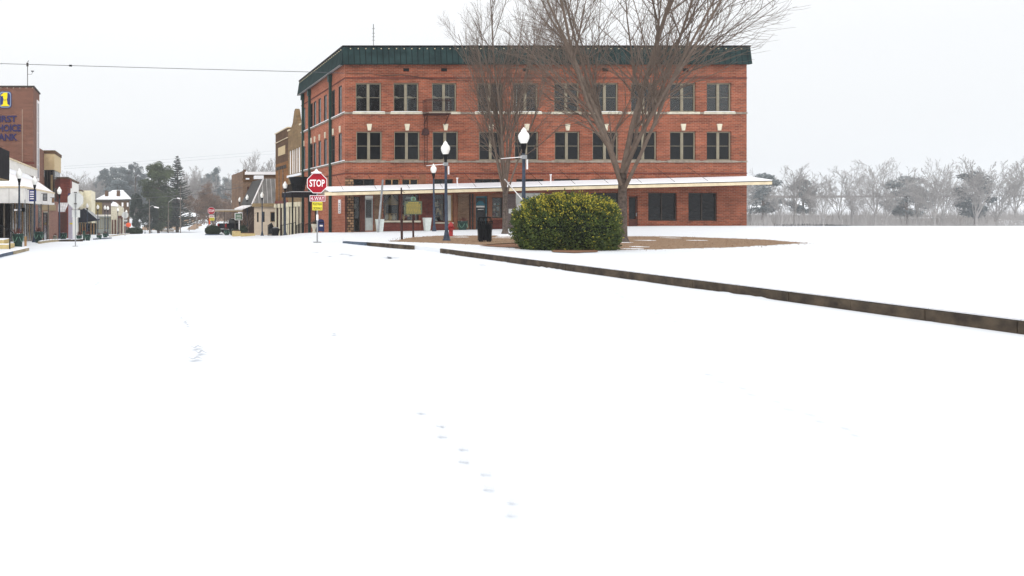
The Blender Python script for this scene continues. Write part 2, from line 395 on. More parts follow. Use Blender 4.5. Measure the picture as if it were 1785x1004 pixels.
tag(m.build('dead_grass'), 'short dead grass blades poking through the park snow', kind='stuff')
m = M().use('snow_cap')
for k in range(22):
    p = (rr.uniform(13, 34), rr.uniform(29, 48))
    if inside(p, lawn): m.prism(wobble([(p[0] + rr.uniform(.15, .7) * cos(t), p[1] + rr.uniform(.1, .4) * sin(t)) for t in (0, .8, 1.6, 2.4, 3.1, 3.9, 4.7, 5.5)], .03, k, 3), 'z', .021, .034)
tag(m.build('thin_snow'), 'thin remnants of snow on the dry grass', kind='structure')
m = M().use('pine_straw')
m.prism(wobble([pp(836, 429), pp(880, 426.5), pp(905, 425.5), pp(905, 432.5), pp(870, 431)], .06, 5, 6), 'z', .024, .035)
m.prism(wobble([pp(962, 440), pp(968, 436.5), pp(1036, 436), pp(1044, 440), pp(1000, 441.5)], .05, 6, 6), 'z', .024, .035)
tag(m.build('mulch_bed'), 'bare mulch beside the round hedge', kind='structure')
m = M().use('snow_cap')
m.prism(wobble([pp(866, 409.5), pp(905, 409), pp(905, 413), pp(868, 413.5)], .12, 8, 6), 'z', .022, .04)
tag(m.build('snow_patch'), 'leftover snow round the foot of the bare tree', kind='structure')

def kerb(pts, w, ztop, zbot, mt, label, seg=1.2, cap=True):
    """kerb along polyline pts (street on the left/camera side), built of stones"""
    e = thing('kerb', (pts[0][0], pts[0][1], zbot), label, 'kerb')
    m = M().use(mt); c = M().use('snow_cap')
    for k in range(len(pts) - 1):
        a, b = Vector((*pts[k], 0)), Vector((*pts[k + 1], 0)); d = (b - a); ln = d.length; d.normalize(); nn = Vector((d.y, -d.x, 0))
        q = max(1, int(ln / seg))
        for i in range(q):
            p0 = a + d * (ln * i / q + .006); p1 = a + d * (ln * (i + 1) / q - .006)
            j = random.uniform(-.008, .008)
            zt = ztop if not callable(ztop) else ztop((p0 + p1) / 2)
            zb = zbot
            A = [p0 + nn * j, p1 + nn * j, p1 + nn * (w + j), p0 + nn * (w + j)]
            m.faces([(v.x, v.y, zb) for v in A] + [(v.x, v.y, zt + j * .6) for v in A], [(0, 3, 2, 1), (4, 5, 6, 7), (0, 1, 5, 4), (1, 2, 6, 5), (2, 3, 7, 6), (3, 0, 4, 7)])
            if cap:
                Bp = [p0 + nn * .05, p1 + nn * .05, p1 + nn * w, p0 + nn * w]
                c.faces([(v.x, v.y, zt + .008) for v in Bp] + [(v.x, v.y, zt + .035) for v in Bp], [(0, 3, 2, 1), (4, 5, 6, 7), (0, 1, 5, 4), (1, 2, 6, 5), (2, 3, 7, 6), (3, 0, 4, 7)])
    m.build('stone', e)
    if cap: c.build('snow_cap', e)
    return e
kerb([(11.62, 30.9), (11.72, 22), (11.8, 4.5)][::-1], .28, .012, -.5, 'kerb_concrete', 'long dark weathered kerb along the street edge of the snowy park, nearest the camera')
kerb([(11.42, 33.7), (10.9, 35.9), (10.5, 36.8)][::1], .28, .012, -.5, 'kerb_concrete', 'short dark kerb past the snowy gap, ahead of the long park kerb')
kerb([(10.46, 36.86), (10.0, 37.7), (9.8, 38.4)], .28, .012, -.5, 'kerb_blue', 'pale painted kerb end curving round the tip of the park')

# left corner pavements
def zl(p, up=.15): return ground(p.x, p.y) + up
m = M().use('snow'); m.prism([(-6.45, 20), (-6.4, 37.5), (-5.95, 43.8), (-6.6, 45.2), (-8.2, 45.6), (-14, 45.6), (-14, 20)], 'z', -1.2, -.565)
tag(m.build('pavement'), 'snowy raised pavement at the left corner', kind='structure')
kerb([(-6.42, 20), (-6.37, 37.5), (-6.2, 40)], -.25, -.55, -1.2, 'kerb_blue', 'grey blue kerb at the left edge below the sandstone steps')
kerb([(-6.18, 40.05), (-5.92, 43.8)], -.25, -.55, -1.2, 'kerb_pale', 'tan end of the kerb in front of the dark planter by the steps')
def pxkerb(a, b, Ya, Yb, mt, label, h=.16):
    A = (PX(a, Ya), Ya); Bq = (PX(b, Yb), Yb)
    return kerb([A, Bq], .22, lambda p: ground(p.x, p.y) + h, min(ground(*A), ground(*Bq)) - .2, mt, label)
pxkerb(66, 101, 55, 64, 'kerb_pale', 'low tan kerb behind the second big lamp post on the left')
pxkerb(98, 141, 63, 66, 'kerb_concrete', 'dark low kerb under the back of the big stop sign')
pxkerb(162, 192, 97, 108, 'kerb_blue', 'dark curving kerb in front of the left row of far lamps')
pxkerb(190, 226, 125, 140, 'kerb_pale', 'tan kerb far along the left of the street')

m = M().use('snow')
rr = random.Random(21); P = []
for i in range(190):
    Y = 4.6 + i * .14; X0_ = 11.78 - (Y - 4.5) * .0067; h_ = max(0, -.01 + .035 * sin(Y * 1.3) * sin(Y * .47 + 1) + rr.uniform(-.012, .012)); P.append((X0_, Y, h_))
V = []; Fc = []
for X0_, Y, h_ in P: V += [(X0_ - .35 - h_ * 3, Y, -.175), (X0_ - .1, Y, -.165 + h_ * .6), (X0_ + .02, Y, -.155 + h_)]
for i in range(len(P) - 1):
    for k in range(2): a = i * 3 + k; Fc.append((a, a + 1, a + 4, a + 3))
m.faces(V, Fc, True); tag(m.build('snow_drift'), 'low drift of snow lying along the foot of the long park kerb', kind='structure')
# far hillside banks and the road up the hill
def strip(name, pts, mt, label, up=.06, st=4):
    """sheet following the terrain between left and right px bounds, pts: (Y, X0, X1)"""
    m = M().use(mt); rows = []
    for (Ya, a0, a1), (Yb, b0, b1) in zip(pts, pts[1:]):
        q = max(1, int(abs(Yb - Ya) / st))
        for i in range(q):
            t = i / q; rows.append((Ya + (Yb - Ya) * t, a0 + (b0 - a0) * t, a1 + (b1 - a1) * t))
    rows.append(pts[-1]); nx = 8; V = []
    for Y, a, b in rows:
        for k in range(nx + 1):
            X = a + (b - a) * k / nx + (random.uniform(-.5, .5) if k in (0, nx) else 0); V.append((X, Y, ground(X, Y) + up))
    m.faces(V, [(j * (nx + 1) + i, j * (nx + 1) + i + 1, (j + 1) * (nx + 1) + i + 1, (j + 1) * (nx + 1) + i) for j in range(len(rows) - 1) for i in range(nx)], True)
    return tag(m.build(name), label, kind='structure')
strip('verge', [(258, 1.5, 13), (275, 2, 15), (292, 3, 17)], 'dry_grass', 'dry grass bank left of the far road')
strip('verge', [(300, 6, 20), (325, 8, 25), (350, 10, 29)], 'dry_grass', 'upper dry grass bank left of the far road')
strip('verge', [(318, 30, 35), (345, 34, 42), (380, 36, 46)], 'dry_grass', 'grey verge right of the far road')
strip('verge', [(262, 16, 19), (285, 19, 22.5), (300, 21, 24)], 'dry_grass', 'thin grass strip beside the far road')
strip('woodland_floor', [(362, -130, 25), (380, -140, 30), (700, -260, 800)], 'leaf_litter', 'grey brown woodland floor on the far hill', up=.12, st=20)
strip('woodland_floor', [(250, 56, 300), (300, 60, 340), (360, 40, 420)], 'leaf_litter', 'grey brown woodland floor beyond the brick building', up=.12, st=10)
m = M().use('hazed_twig'); rr = random.Random(77)
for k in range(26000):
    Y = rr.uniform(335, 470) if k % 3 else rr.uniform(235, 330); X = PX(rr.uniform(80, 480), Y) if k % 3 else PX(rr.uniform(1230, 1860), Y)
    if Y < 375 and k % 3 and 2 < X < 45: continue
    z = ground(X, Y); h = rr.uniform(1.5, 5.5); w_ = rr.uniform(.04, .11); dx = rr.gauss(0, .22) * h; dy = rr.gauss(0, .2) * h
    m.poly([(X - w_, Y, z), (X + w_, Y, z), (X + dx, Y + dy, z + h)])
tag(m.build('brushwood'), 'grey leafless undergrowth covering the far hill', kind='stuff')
# bare spots in the snow: (x,y px, width px, height px)
m = M()
spots = [(680, 450, 26, 3.2, 'asphalt_grey'), (612, 446.5, 17, 1.6, 'snow_dirty'), (841, 463.5, 8, 2, 'asphalt_grey'), (582, 585, 13, 2, 'snow_dirty'), (171, 494.5, 8, 1.6, 'snow_dirty'), (167, 498, 6, 1.4, 'snow_dirty'), (424, 486, 6, 1.2, 'snow_dirty'),
         (407, 497, 3, 1.2, 'snow_dirty'), (323, 563, 9, 3, 'snow_dirty'), (327, 569, 7, 2, 'snow_dirty'), (316, 556, 6, 2, 'snow_dirty'), (343, 608, 22, 5, 'snow_dirty'), (350, 617, 20, 6, 'snow_dirty'), (340, 628, 26, 5, 'snow_dirty'),
         (308, 541, 7, 2, 'snow_dirty'), (853, 498, 3, 1.6, 'asphalt_grey'), (352, 439, 4, 1, 'snow_dirty'), (379, 457, 5, 1, 'snow_dirty'), (345, 462, 6, 1, 'snow_dirty'), (297, 402 + 60, 4, 1, 'snow_dirty'), (211, 495, 4, 1, 'snow_dirty'),
         (550, 441, 16, 1, 'snow_dirty'), (600, 444, 22, .9, 'asphalt_grey'), (716, 450, 6, 1, 'snow_dirty'), (575, 448, 14, 1, 'snow_dirty')]
rr = random.Random(4)
for (xa_, ya_, xb_, yb_, n_) in ((1180, 560, 1000, 480, 12), (900, 900, 720, 700, 9), (1500, 760, 1200, 640, 10)):
    for k in range(n_): t = (k + rr.uniform(-.15, .15)) / n_; sc_ = ((ya_ + (yb_ - ya_) * t) - 366) / 200; spots.append((xa_ + (xb_ - xa_) * t + (4 if k % 2 else -4) * sc_, ya_ + (yb_ - ya_) * t, 9 * sc_, 3.2 * sc_, 'packed_snow'))
for x, y, w, h, mt in spots:
    z0 = -.16
    for it in range(6):
        Y = F * (EYE - z0) / (y - CY); X = PX(x, Y); z0 = ground(X, Y)
    ww = w * Y / F / 2; hh = h * Y * Y / (F * 1.66) / 2
    m.use(mt); k = 14; ph = rr.uniform(0, 6)
    top = []; bot = []
    for i in range(k + 1):
        t = -1 + 2 * i / k; c = sin(t * 5 + ph) * hh * .5; e = hh * .45 * (1 - t * t) * rr.uniform(.6, 1.2) + .01
        top.append((X + t * ww, Y + c + e)); bot.append((X + t * ww, Y + c - e))
    for i in range(k):
        q = [bot[i], bot[i + 1], top[i + 1], top[i]]
        m.poly([(a, b, ground(a, b) + .03) for a, b in q])
tag(m.build('worn_snow'), 'small scuffs and footprints where the street shows through the snow', kind='structure')

# ------------------------------------------------------------------ BIG BRICK BUILDING
YF = 60.0; s0 = sc(YF); XW = 15.5; YB = 76.0; XE = 45.5
def fx(x): return PX(x, YF)
def fz(y): return PZ(y, YF)
bb = thing('brick_building', (XW, YF, ground(XW, YF)), 'three storey red brick corner building with dark green metal cornice and white awning', 'building')
rowA = [(620, 665), (686, 730), (753, 796), (833, 876), (895, 938), (966, 1010), (1033, 1078), (1100, 1145), (1168, 1213), (1232, 1275)]
rowB = [(621, 666), (687, 732), (754, 799), (835, 877), (897, 939), (967, 1011), (1033, 1078), (1100, 1145), (1168, 1213), (1232, 1275)]
ZA = (fz(195), fz(144.5)); ZB = (fz(279.5), fz(229)); ZC0 = fz(113)
trans = [(616, 653), (671, 697), (701, 730), (757, 790), (828, 872), (900, 948), (966, 1010), (1030, 1080), (1100, 1150), (1168, 1215)]
shop = [(616, 628, 404, 343), (636, 651, 402, 346), (668, 697, 385, 338), (701, 731, 385, 338), (757, 776, 387, 338), (776, 790, 387, 338), (829, 850, 400, 342), (858, 877, 380, 344), (899, 948, 381, 336), (966, 1010, 381, 336), (1030, 1080, 385, 336), (1096, 1112, 399, 342), (1130, 1180, 385, 336), (1200, 1250, 385, 336)]
holes = [(fx(a), fx(b), ZA[0], ZA[1]) for a, b in rowA] + [(fx(a), fx(b), ZB[0], ZB[1]) for a, b in rowB] + [(fx(a), fx(b), fz(323.5), fz(312)) for a, b in trans] + [(fx(a), fx(b), fz(c), fz(d)) for a, b, c, d in shop]
m = M().use('red_brick')
wall(m, 'x', YF, XW, XE, -1.2, ZC0 + .3, holes, .35)
side_win = [1.024, 1.060, 1.105, 1.139, 1.170, 1.193, 1.245]
sideY = [(YF * k - .48, YF * k + .48) for k in side_win]
sholes = [(a, b, ZA[0], ZA[1]) for a, b in sideY] + [(a, b, ZB[0], ZB[1]) for a, b in sideY] + [(69.4, 70.8, -2, PZ(348, 70))]
m.use('side_brick')
wall(m, 'y', XW, YF, YB, -1.6, ZC0 + .3, sholes, .12)
m.use('red_brick')
m.poly([(XW, YB, -1.5), (XE, YB, -1.5), (XE, YB, ZC0 + .3), (XW, YB, ZC0 + .3)]); m.poly([(XE, YF, -1.5), (XE, YB, -1.5), (XE, YB, ZC0 + .3), (XE, YF, ZC0 + .3)])
m.build('wall', bb)
B('roof', 'roof_membrane', bb, (XW + .02, XE - .02, YF + .02, YB - .02, fz(100), fz(98)))
for a, b in rowA[:]:
    window(bb, 'x', YF, fx(a), fx(b), *ZA, .2, sill='stone_trim', glass='clear_glass')
m = M().use('room_dark'); m.box(XW + .6, XE - .3, YF + 2.4, YF + 2.5, ZA[0] - .3, ZA[1] + .3); m.box(XW + .6, XE - .3, YF + .36, YF + 2.39, ZA[0] - .4, ZA[0] - .3); m.box(XW + .6, XE - .3, YF + .36, YF + 2.39, ZA[1] + .3, ZA[1] + .35); m.box(XW + .5, XW + .6, YF + .36, YF + 2.5, ZA[0] - .4, ZA[1] + .35); m.build('upper_room', bb)
for x, w_, lab in ((630, .36, 'in the first top floor window from the corner, left sash'), (695, .3, 'in the second top floor window, left sash'), (719, .36, 'in the second top floor window, right sash'), (762, .34, 'in the third top floor window, left sash'), (785, .36, 'in the third top floor window, right sash')):
    z = fz(169.5); one(M().use('goods_pale').lathe([(w_, 0), (w_ * .92, .06), (w_ * .5, .15), (.03, .22)], (fx(x), YF + .8, z), 14).use('black_metal').tube([(fx(x), YF + .8, z + .2), (fx(x), YF + .8, ZA[1] + .29)], .012, 5), 'reflection_dome', (fx(x), YF + .8, z), 'pale dome added as a window reflection ' + lab, 'reflection shape', 'reflection shapes in the top floor')  # domes added to stand in for pale arc reflections on the panes
for x, y0, y1, w_, lab in ((787, 190, 171, .09, 'white paper streamer low in the right sash of the third top floor window'), (714.5, 193, 173, .04, 'thin white streamer in the right sash of the second top floor window'), (906, 192, 156, .05, 'left white streamer in the top floor window behind the bare trees'), (922, 192, 158, .05, 'right white streamer in the top floor window behind the bare trees')):
    m = M().use('paper'); rr = random.Random(x)
    z = fz(y0)
    while z < fz(y1): h_ = rr.uniform(.08, .2); m.box(fx(x) - w_ / 2, fx(x) + w_ / 2, YF + .5, YF + .52, z, z + h_); z += h_ + .05
    m.box(fx(x) - .006, fx(x) + .006, YF + .505, YF + .515, fz(y0), ZA[1] + .3); one(m, 'paper_streamer', (fx(x), YF + .5, fz(y0)), lab, 'streamer')
for a, b in rowB[:]:
    window(bb, 'x', YF, fx(a), fx(b), *ZB, .2, sill='weathered_trim', glass='dark_glass')
for a, b in sideY:
    window(bb, 'y', XW, a, b, *ZA, .07, mull=(), fw=.07, frame='dark_frame')
    window(bb, 'y', XW, a, b, *ZB, .07, mull=(), fw=.07, frame='dark_frame')
# stone bands, butted between sills
def bands(z, mt):
    m = M().use(mt); m.box(XW - .075, XE, YF - .075, YF - .004, z - .15, z - .03); m.box(XW - .075, XW - .004, YF - .004, YB, z - .15, z - .03)
    m.build('stone_band', bb)
bands(ZA[0], 'weathered_trim'); bands(ZB[0], 'weathered_trim')
m = M().use('dark_red_brick')
for yv in (302, 136):
    z = fz(yv); m.box(XW - .04, XE, YF - .04, YF - .003, z - .05, z + .05); m.box(XW - .04, XW - .003, YF - .003, YB, z - .05, z + .05)
m.build('brick_band', bb)
m = M().use('snow_cap')
for a, b in rowA:
    if random.random() < .8: m = M().use('snow_cap').box(fx(a) - .2, fx(b) + .2, YF - .085, YF - .02, ZA[0] - .002, ZA[0] + .03); m.build('ledge_snow', bb)
for z in (ZA[0], ZB[0]): B('ledge_snow', 'snow_cap', bb, (XW - .085, XW - .02, YF + .02, YB, z - .026, z + .03))
for a, b in rowB:
    c = (fx(a) + fx(b)) / 2; m = M().use('keystone'); m.prism([(c - .11, fz(227.5)), (c + .11, fz(227.5)), (c + .19, fz(216)), (c - .19, fz(216))], 'y', YF - .08, YF - .003); m.build('keystone', bb)
for a, b in sideY:
    c = (a + b) / 2; m = M().use('keystone'); m.prism([(c - .1, fz(227.5)), (c + .1, fz(227.5)), (c + .17, fz(216)), (c - .17, fz(216))], 'x', XW - .08, XW - .003); m.build('keystone', bb)
for x in (703, 769, 911, 1050, 1190):
    B('vent', 'black_metal', bb, (fx(x), fx(x + 10), YF - .02, YF + .03, fz(124.5), fz(119)))
# cornice with light studs
m = M().use('green_seam_metal'); zt, zb = fz(83), ZC0
m.prism([(YF - .42, zb), (YF - .1, zb), (YF - .1, zt), (YF - .22, zt)], 'x', XW - .16, XE + .1)
m.prism([(XW - .42, zb), (XW - .1, zb), (XW - .1, zt), (XW - .22, zt)], 'y', YF - .3, YB)
m.use('black_metal'); m.box(XW - .26, XE + .1, YF - .26, YF - .02, zt + .003, zt + .12); m.box(XW - .27, XW - .02, YF - .018, YB, zt + .003, zt + .12)
m.use('cream_trim')
for i in range(52):
    X = XW + .3 + i * .57
    if X < XE: m.box(X, X + .06, YF - .3, YF - .2, zt - .16, zt - .1)
for i in range(28): m.box(XW - .3, XW - .2, YF + .2 + i * .56, YF + .26 + i * .56, zt - .16, zt - .1)
m.use('galvanised'); m.box(XW - .43, XW - .03, YF - .44, YF + .0, zb - .03, zb - .004) if False else None
m.build('cornice', bb)
B('corner_trim', 'galvanised', bb, (XW - .43, XW - .2, YF + .02, YB, zb - .035, zb - .005))
for Yd in (F * XW / (578 - 240) * 1.0, F * XW / (541.5 - 240), F * XW / (530 - 240)):  # last one is an added dark strip for the black gap between buildings
    m = M().use('planter_green'); m.box(XW - .22, XW - .02, Yd - .1, Yd + .1, -1.3, ZC0 - .1); m.box(XW - .3, XW - .015, Yd - .2, Yd + .2, ZC0 - .6, ZC0 - .05); m.build('downspout_gap_strip', bb)
# awning canopy across the storefront: sloping up a little to the right
aw = M().use('cream_trim'); x0, x1 = XW - .9, XE
zl0 = PZ(342.0, 57.6); zr0 = PZ(327, 57.6) ; yo = 57.6
def awz(X): return PZ(340.5, yo) + (X - PX(590, yo)) * (PZ(330.7, yo) - PZ(340.5, yo)) / (PX(980, yo) - PX(590, yo))
xa, xb = PX(566, 57.6), XE
aw.faces([(xa, yo, awz(xa)), (xb, yo, awz(xb)), (xb, yo + .08, awz(xb)), (xa, yo + .08, awz(xa)), (xa, yo, awz(xa) + .24), (xb, yo, awz(xb) + .24), (xb, yo + .08, awz(xb) + .24), (xa, yo + .08, awz(xa) + .24)],
         [(0, 1, 2, 3), (4, 7, 6, 5), (0, 4, 5, 1), (1, 5, 6, 2), (2, 6, 7, 3), (3, 7, 4, 0)])
aw.build('awning_fascia', bb)
g2 = M().use('dark_frame'); g2.faces([(xa + .5, yo - .03, awz(xa + .5) + .225), (xb, yo - .03, awz(xb) + .225), (xb, yo - .003, awz(xb) + .225), (xa + .5, yo - .003, awz(xa + .5) + .225), (xa + .5, yo - .03, awz(xa + .5) + .275), (xb, yo - .03, awz(xb) + .275), (xb, yo - .003, awz(xb) + .275), (xa + .5, yo - .003, awz(xa + .5) + .275)], [(0, 1, 2, 3), (4, 7, 6, 5), (0, 4, 5, 1), (1, 5, 6, 2), (2, 6, 7, 3), (3, 7, 4, 0)]); g2.build('gutter', bb)
m = M().use('weathered_trim')
zbk = .62
m.faces([(xa, yo + .085, awz(xa) + .02), (xb, yo + .085, awz(xb) + .02), (xb, YF - .01, awz(xb) + .25), (xa, YF - .01, awz(xa) + .25), (xa, yo + .085, awz(xa) + .27), (xb, yo + .085, awz(xb) + .27), (xb, YF - .01, awz(xb) + zbk), (xa, YF - .01, awz(xa) + zbk)],
        [(0, 1, 2, 3), (4, 7, 6, 5), (0, 4, 5, 1), (1, 5, 6, 2), (2, 6, 7, 3), (3, 7, 4, 0)])
m.build('awning_roof', bb)
m = M().use('snow_cap'); xs_ = xa + .3
m.faces([(xs_, yo - .02, awz(xs_) + .279), (xb, yo - .02, awz(xb) + .279), (xb, YF - .1, awz(xb) + zbk - .01), (xs_, YF - .1, awz(xs_) + zbk - .01), (xs_, yo + .0, awz(xs_) + .34), (xb, yo + .0, awz(xb) + .34), (xb, YF - .1, awz(xb) + zbk + .08), (xs_, YF - .1, awz(xs_) + zbk + .08)],
        [(0, 1, 2, 3), (4, 7, 6, 5), (0, 4, 5, 1), (1, 5, 6, 2), (2, 6, 7, 3), (3, 7, 4, 0)])
m.build('awning_snow', bb)
for i in range(12):
    X = PX(600 + i * 58, yo)
    if X < XE - .5: m = M().use('black_metal').tube([(X, yo + .2, awz(X) + .36), (X, YF - .03, awz(X) + 1.5)], .012, 5); m.build('tie_rod', bb)
# wall return of storefront: stone piers, dark jambs, transoms, shop windows, doors
m = M().use('rubble_stone'); m.box(fx(604.6), fx(615.8), YF - .12, YF - .004, -.8, fz(341)); m.box(fx(601.5), fx(616), YF - .1, YF - .004, fz(325.5), fz(311.5)); m.build('stone_pier', bb)
BS('dark_jamb', 'dark_wood', bb, (fx(628), fx(636), YF - .05, YF - .004, -.8, fz(341)), (fx(601.2), fx(604.4), YF - .04, YF - .004, -.8, fz(341)))
BS('bulkhead', 'dark_red_brick', bb, (fx(668), fx(731), YF - .09, YF - .004, -.8, fz(388)), (fx(757), fx(790), YF - .09, YF - .004, -.8, fz(390)), (fx(858), fx(877), YF - .09, YF - .004, -.8, fz(383)), (fx(899), fx(948), YF - .09, YF - .004, -.8, fz(384)), (fx(966), fx(1010), YF - .09, YF - .004, -.8, fz(384)))
BS('window_ledge', 'stone_trim', bb, (fx(667), fx(732), YF - .2, YF - .004, fz(387.5), fz(384.5)), (fx(757), fx(790), YF - .12, YF - .004, fz(389.5), fz(387.5)))
B('shop_pilaster', 'dark_red_brick', bb, (fx(697), fx(701), YF - .1, YF - .004, fz(384), fz(338)))
B('shop_pilaster', 'wood_frame', bb, (fx(790), fx(797), YF - .08, YF - .004, -.5, fz(338)))
B('shop_pilaster', 'grey_brick', bb, (fx(879), fx(898), YF - .05, YF - .004, -.5, fz(338)))
B('shop_pilaster', 'old_brown_brick', bb, (fx(798), fx(817), YF - .05, YF - .004, -.5, fz(338)))
B('shop_pilaster', 'dark_frame', bb, (fx(818), fx(820), YF - .08, YF - .004, -.5, fz(338)), (fx(822.5), fx(824.5), YF - .08, YF - .004, -.5, fz(338)))
B('shop_pilaster', 'mural_purple', bb, (fx(949), fx(963), YF - .06, YF - .004, fz(372), fz(338)))
B('brick_patch', 'wood_frame', bb, (fx(731), fx(742), YF - .018, YF - .004, fz(322), fz(303.5)))
for i, (a, b) in enumerate(trans):
    window(bb, 'x', YF, fx(a), fx(b), fz(323.5), fz(312), .2, frame='light_wood' if i in (1, 2) else 'dark_frame', glass='dark_glass', mull=(.33, .66) if b - a > 40 else (.5,), rails=(), fw=.06, mw=.08, name='transom')
cl = 'clear_glass'
window(bb, 'x', YF, fx(616), fx(628), -.9, fz(343), .2, frame='dark_frame', glass=cl, mull=(), rails=(.35,), fw=.06, name='shop_window')
def door(a, b, y0, y1, fr, glass, label, low=.28):
    e = window(bb, 'x', YF, fx(a), fx(b), -.9 if y0 > 395 else fz(y0), fz(y1), .2, frame=fr, glass=glass, mull=(), rails=(), fw=.1, name='door', label=label)
    zb_ = fz(y0); h = fz(y1) - zb_
    B('kick_panel', fr, e, (fx(a) + .1, fx(b) - .1, YF + .1, YF + .17, -.9, zb_ + h * low)); B('handle', 'galvanised', e, (fx(b) - .09, fx(b) - .05, YF + .05, YF + .11, zb_ + .95, zb_ + 1.2)); return e
door(636, 651, 402, 346, 'pale_grey_paint', cl, 'pale grey glazed shop door', .4)
B('sign_board', 'paper', bb, (fx(633), fx(650), YF - .03, YF - .006, fz(346), fz(341)))
window(bb, 'x', YF, fx(668), fx(697), fz(385), fz(338), .2, frame='dark_wood', glass=cl, mull=(), rails=(), fw=.06, name='shop_window')
window(bb, 'x', YF, fx(701), fx(731), fz(385), fz(338), .2, frame='dark_wood', glass=cl, mull=(.76,), rails=(), fw=.06, mw=.08, name='shop_window')
window(bb, 'x', YF, fx(757), fx(776), fz(387), fz(338), .2, frame='dark_wood', glass=cl, mull=(), rails=(.8,), fw=.06, name='shop_window')
window(bb, 'x', YF, fx(776), fx(790), fz(387), fz(338), .2, frame='light_wood', glass='curtain', mull=(), rails=(), fw=.1, name='shop_window', label='shop window with a pale curtain')
td = door(829, 850, 400, 342, 'teal_paint', 'dark_glass', 'teal door with a dark glass and a round white emblem', .02)
B('door_surround', 'wood_frame', bb, (fx(826), fx(829), YF - .06, YF - .004, -.5, fz(339)), (fx(850), fx(857.5), YF - .06, YF - .004, -.5, fz(339)), (fx(829), fx(850), YF - .06, YF - .004, fz(342), fz(339)), (fx(857.5), fx(878), YF - .06, YF - .004, fz(344), fz(338)))
m = M().use('teal_paint'); c = fx(839)
m.prism([(c - .32, fz(358)), (c + .32, fz(358))] + [(c + .32 * cos(t * pi / 10), fz(358) + .34 * sin(t * pi / 10)) for t in range(1, 10)], 'y', YF + .14, YF + .165)
m.use('paper').box(c - .36, c + .3, YF + .135, YF + .165, fz(361.5), fz(358.6)); m.box(c - .2, c + .22, YF + .14, YF + .165, fz(365.5), fz(364.3)); m.build('emblem', td)
window(bb, 'x', YF, fx(858), fx(877), fz(380), fz(344), .2, frame='dark_frame', glass=cl, mull=(), rails=(), fw=.07, name='shop_window')
cw = window(bb, 'x', YF, fx(899), fx(948), fz(381), fz(336), .2, frame='pale_grey_paint', glass='curtain', mull=(.3, .69), rails=(), fw=.06, mw=.05, name='shop_window', label='shop window with pale curtain and a teal half round emblem')
m = M().use('teal_paint'); c = fx(921)
m.prism([(c - .32, fz(353)), (c + .32, fz(353))] + [(c + .32 * cos(t * pi / 10), fz(353) + .36 * sin(t * pi / 10)) for t in range(1, 10)], 'y', YF + .1, YF + .165); m.use('sign_white').box(fx(902), fx(931), YF + .09, YF + .165, fz(362), fz(356)); m.use('bank_letters')
for i in range(9): m.box(fx(905 + i * 2.6), fx(906.6 + i * 2.6), YF + .08, YF + .089, fz(359.6), fz(358.4))
m.build('emblem', cw)
for a, b in ((966, 1010), (1030, 1080), (1130, 1180), (1200, 1250)): window(bb, 'x', YF, fx(a), fx(b), fz(381 if a == 966 else 385), fz(336), .2, frame='dark_frame', glass='dark_glass', mull=(.5,), rails=(), fw=.07, mw=.08, name='shop_window')
door(1096, 1112, 399, 342, 'dark_wood', 'dark_glass', 'brown shop door', .3)
B('notice', 'paper', bb, (fx(886), fx(892), YF - .075, YF - .052, fz(372), fz(364)))
m = M().use('sign_white'); m.box(XW - .06, XW - .01, F * XW / (594.8 - 240), F * XW / (590.8 - 240), PZ(372, 61.5), PZ(348, 61.5)); m.use('sign_ink')
for i in range(6): m.box(XW - .066, XW - .0605, 61.35, 61.65, 1.3 + i * .13, 1.36 + i * .13)
m.build('wall_sign', bb)
window(bb, 'y', XW, 69.4, 70.8, -1.9, PZ(348, 70), .22, frame='dark_frame', glass='dark_glass', mull=(), rails=(), fw=.1, name='door', label='dark side door under the black canopy')
# interior box behind the shop windows
m = M().use('interior_dark')
m.box(fx(603), fx(880), YF + 3.0, YF + 3.1, -.8, fz(330)); m.box(fx(603), fx(880), YF + .4, YF + 2.99, -.4, -.3); m.box(fx(603), fx(880), YF + .4, YF + 2.99, fz(336), fz(335))
m.box(fx(744), fx(745), YF + .4, YF + 2.95, -.3, fz(337)); m.box(fx(604), fx(605), YF + .4, YF + 2.95, -.3, fz(337)); m.box(fx(653), fx(654), YF + .4, YF + 2.95, -.3, fz(337)); m.box(fx(879), fx(880), YF + .4, YF + 2.95, -.3, fz(337))
m.build('shop_interior', bb)
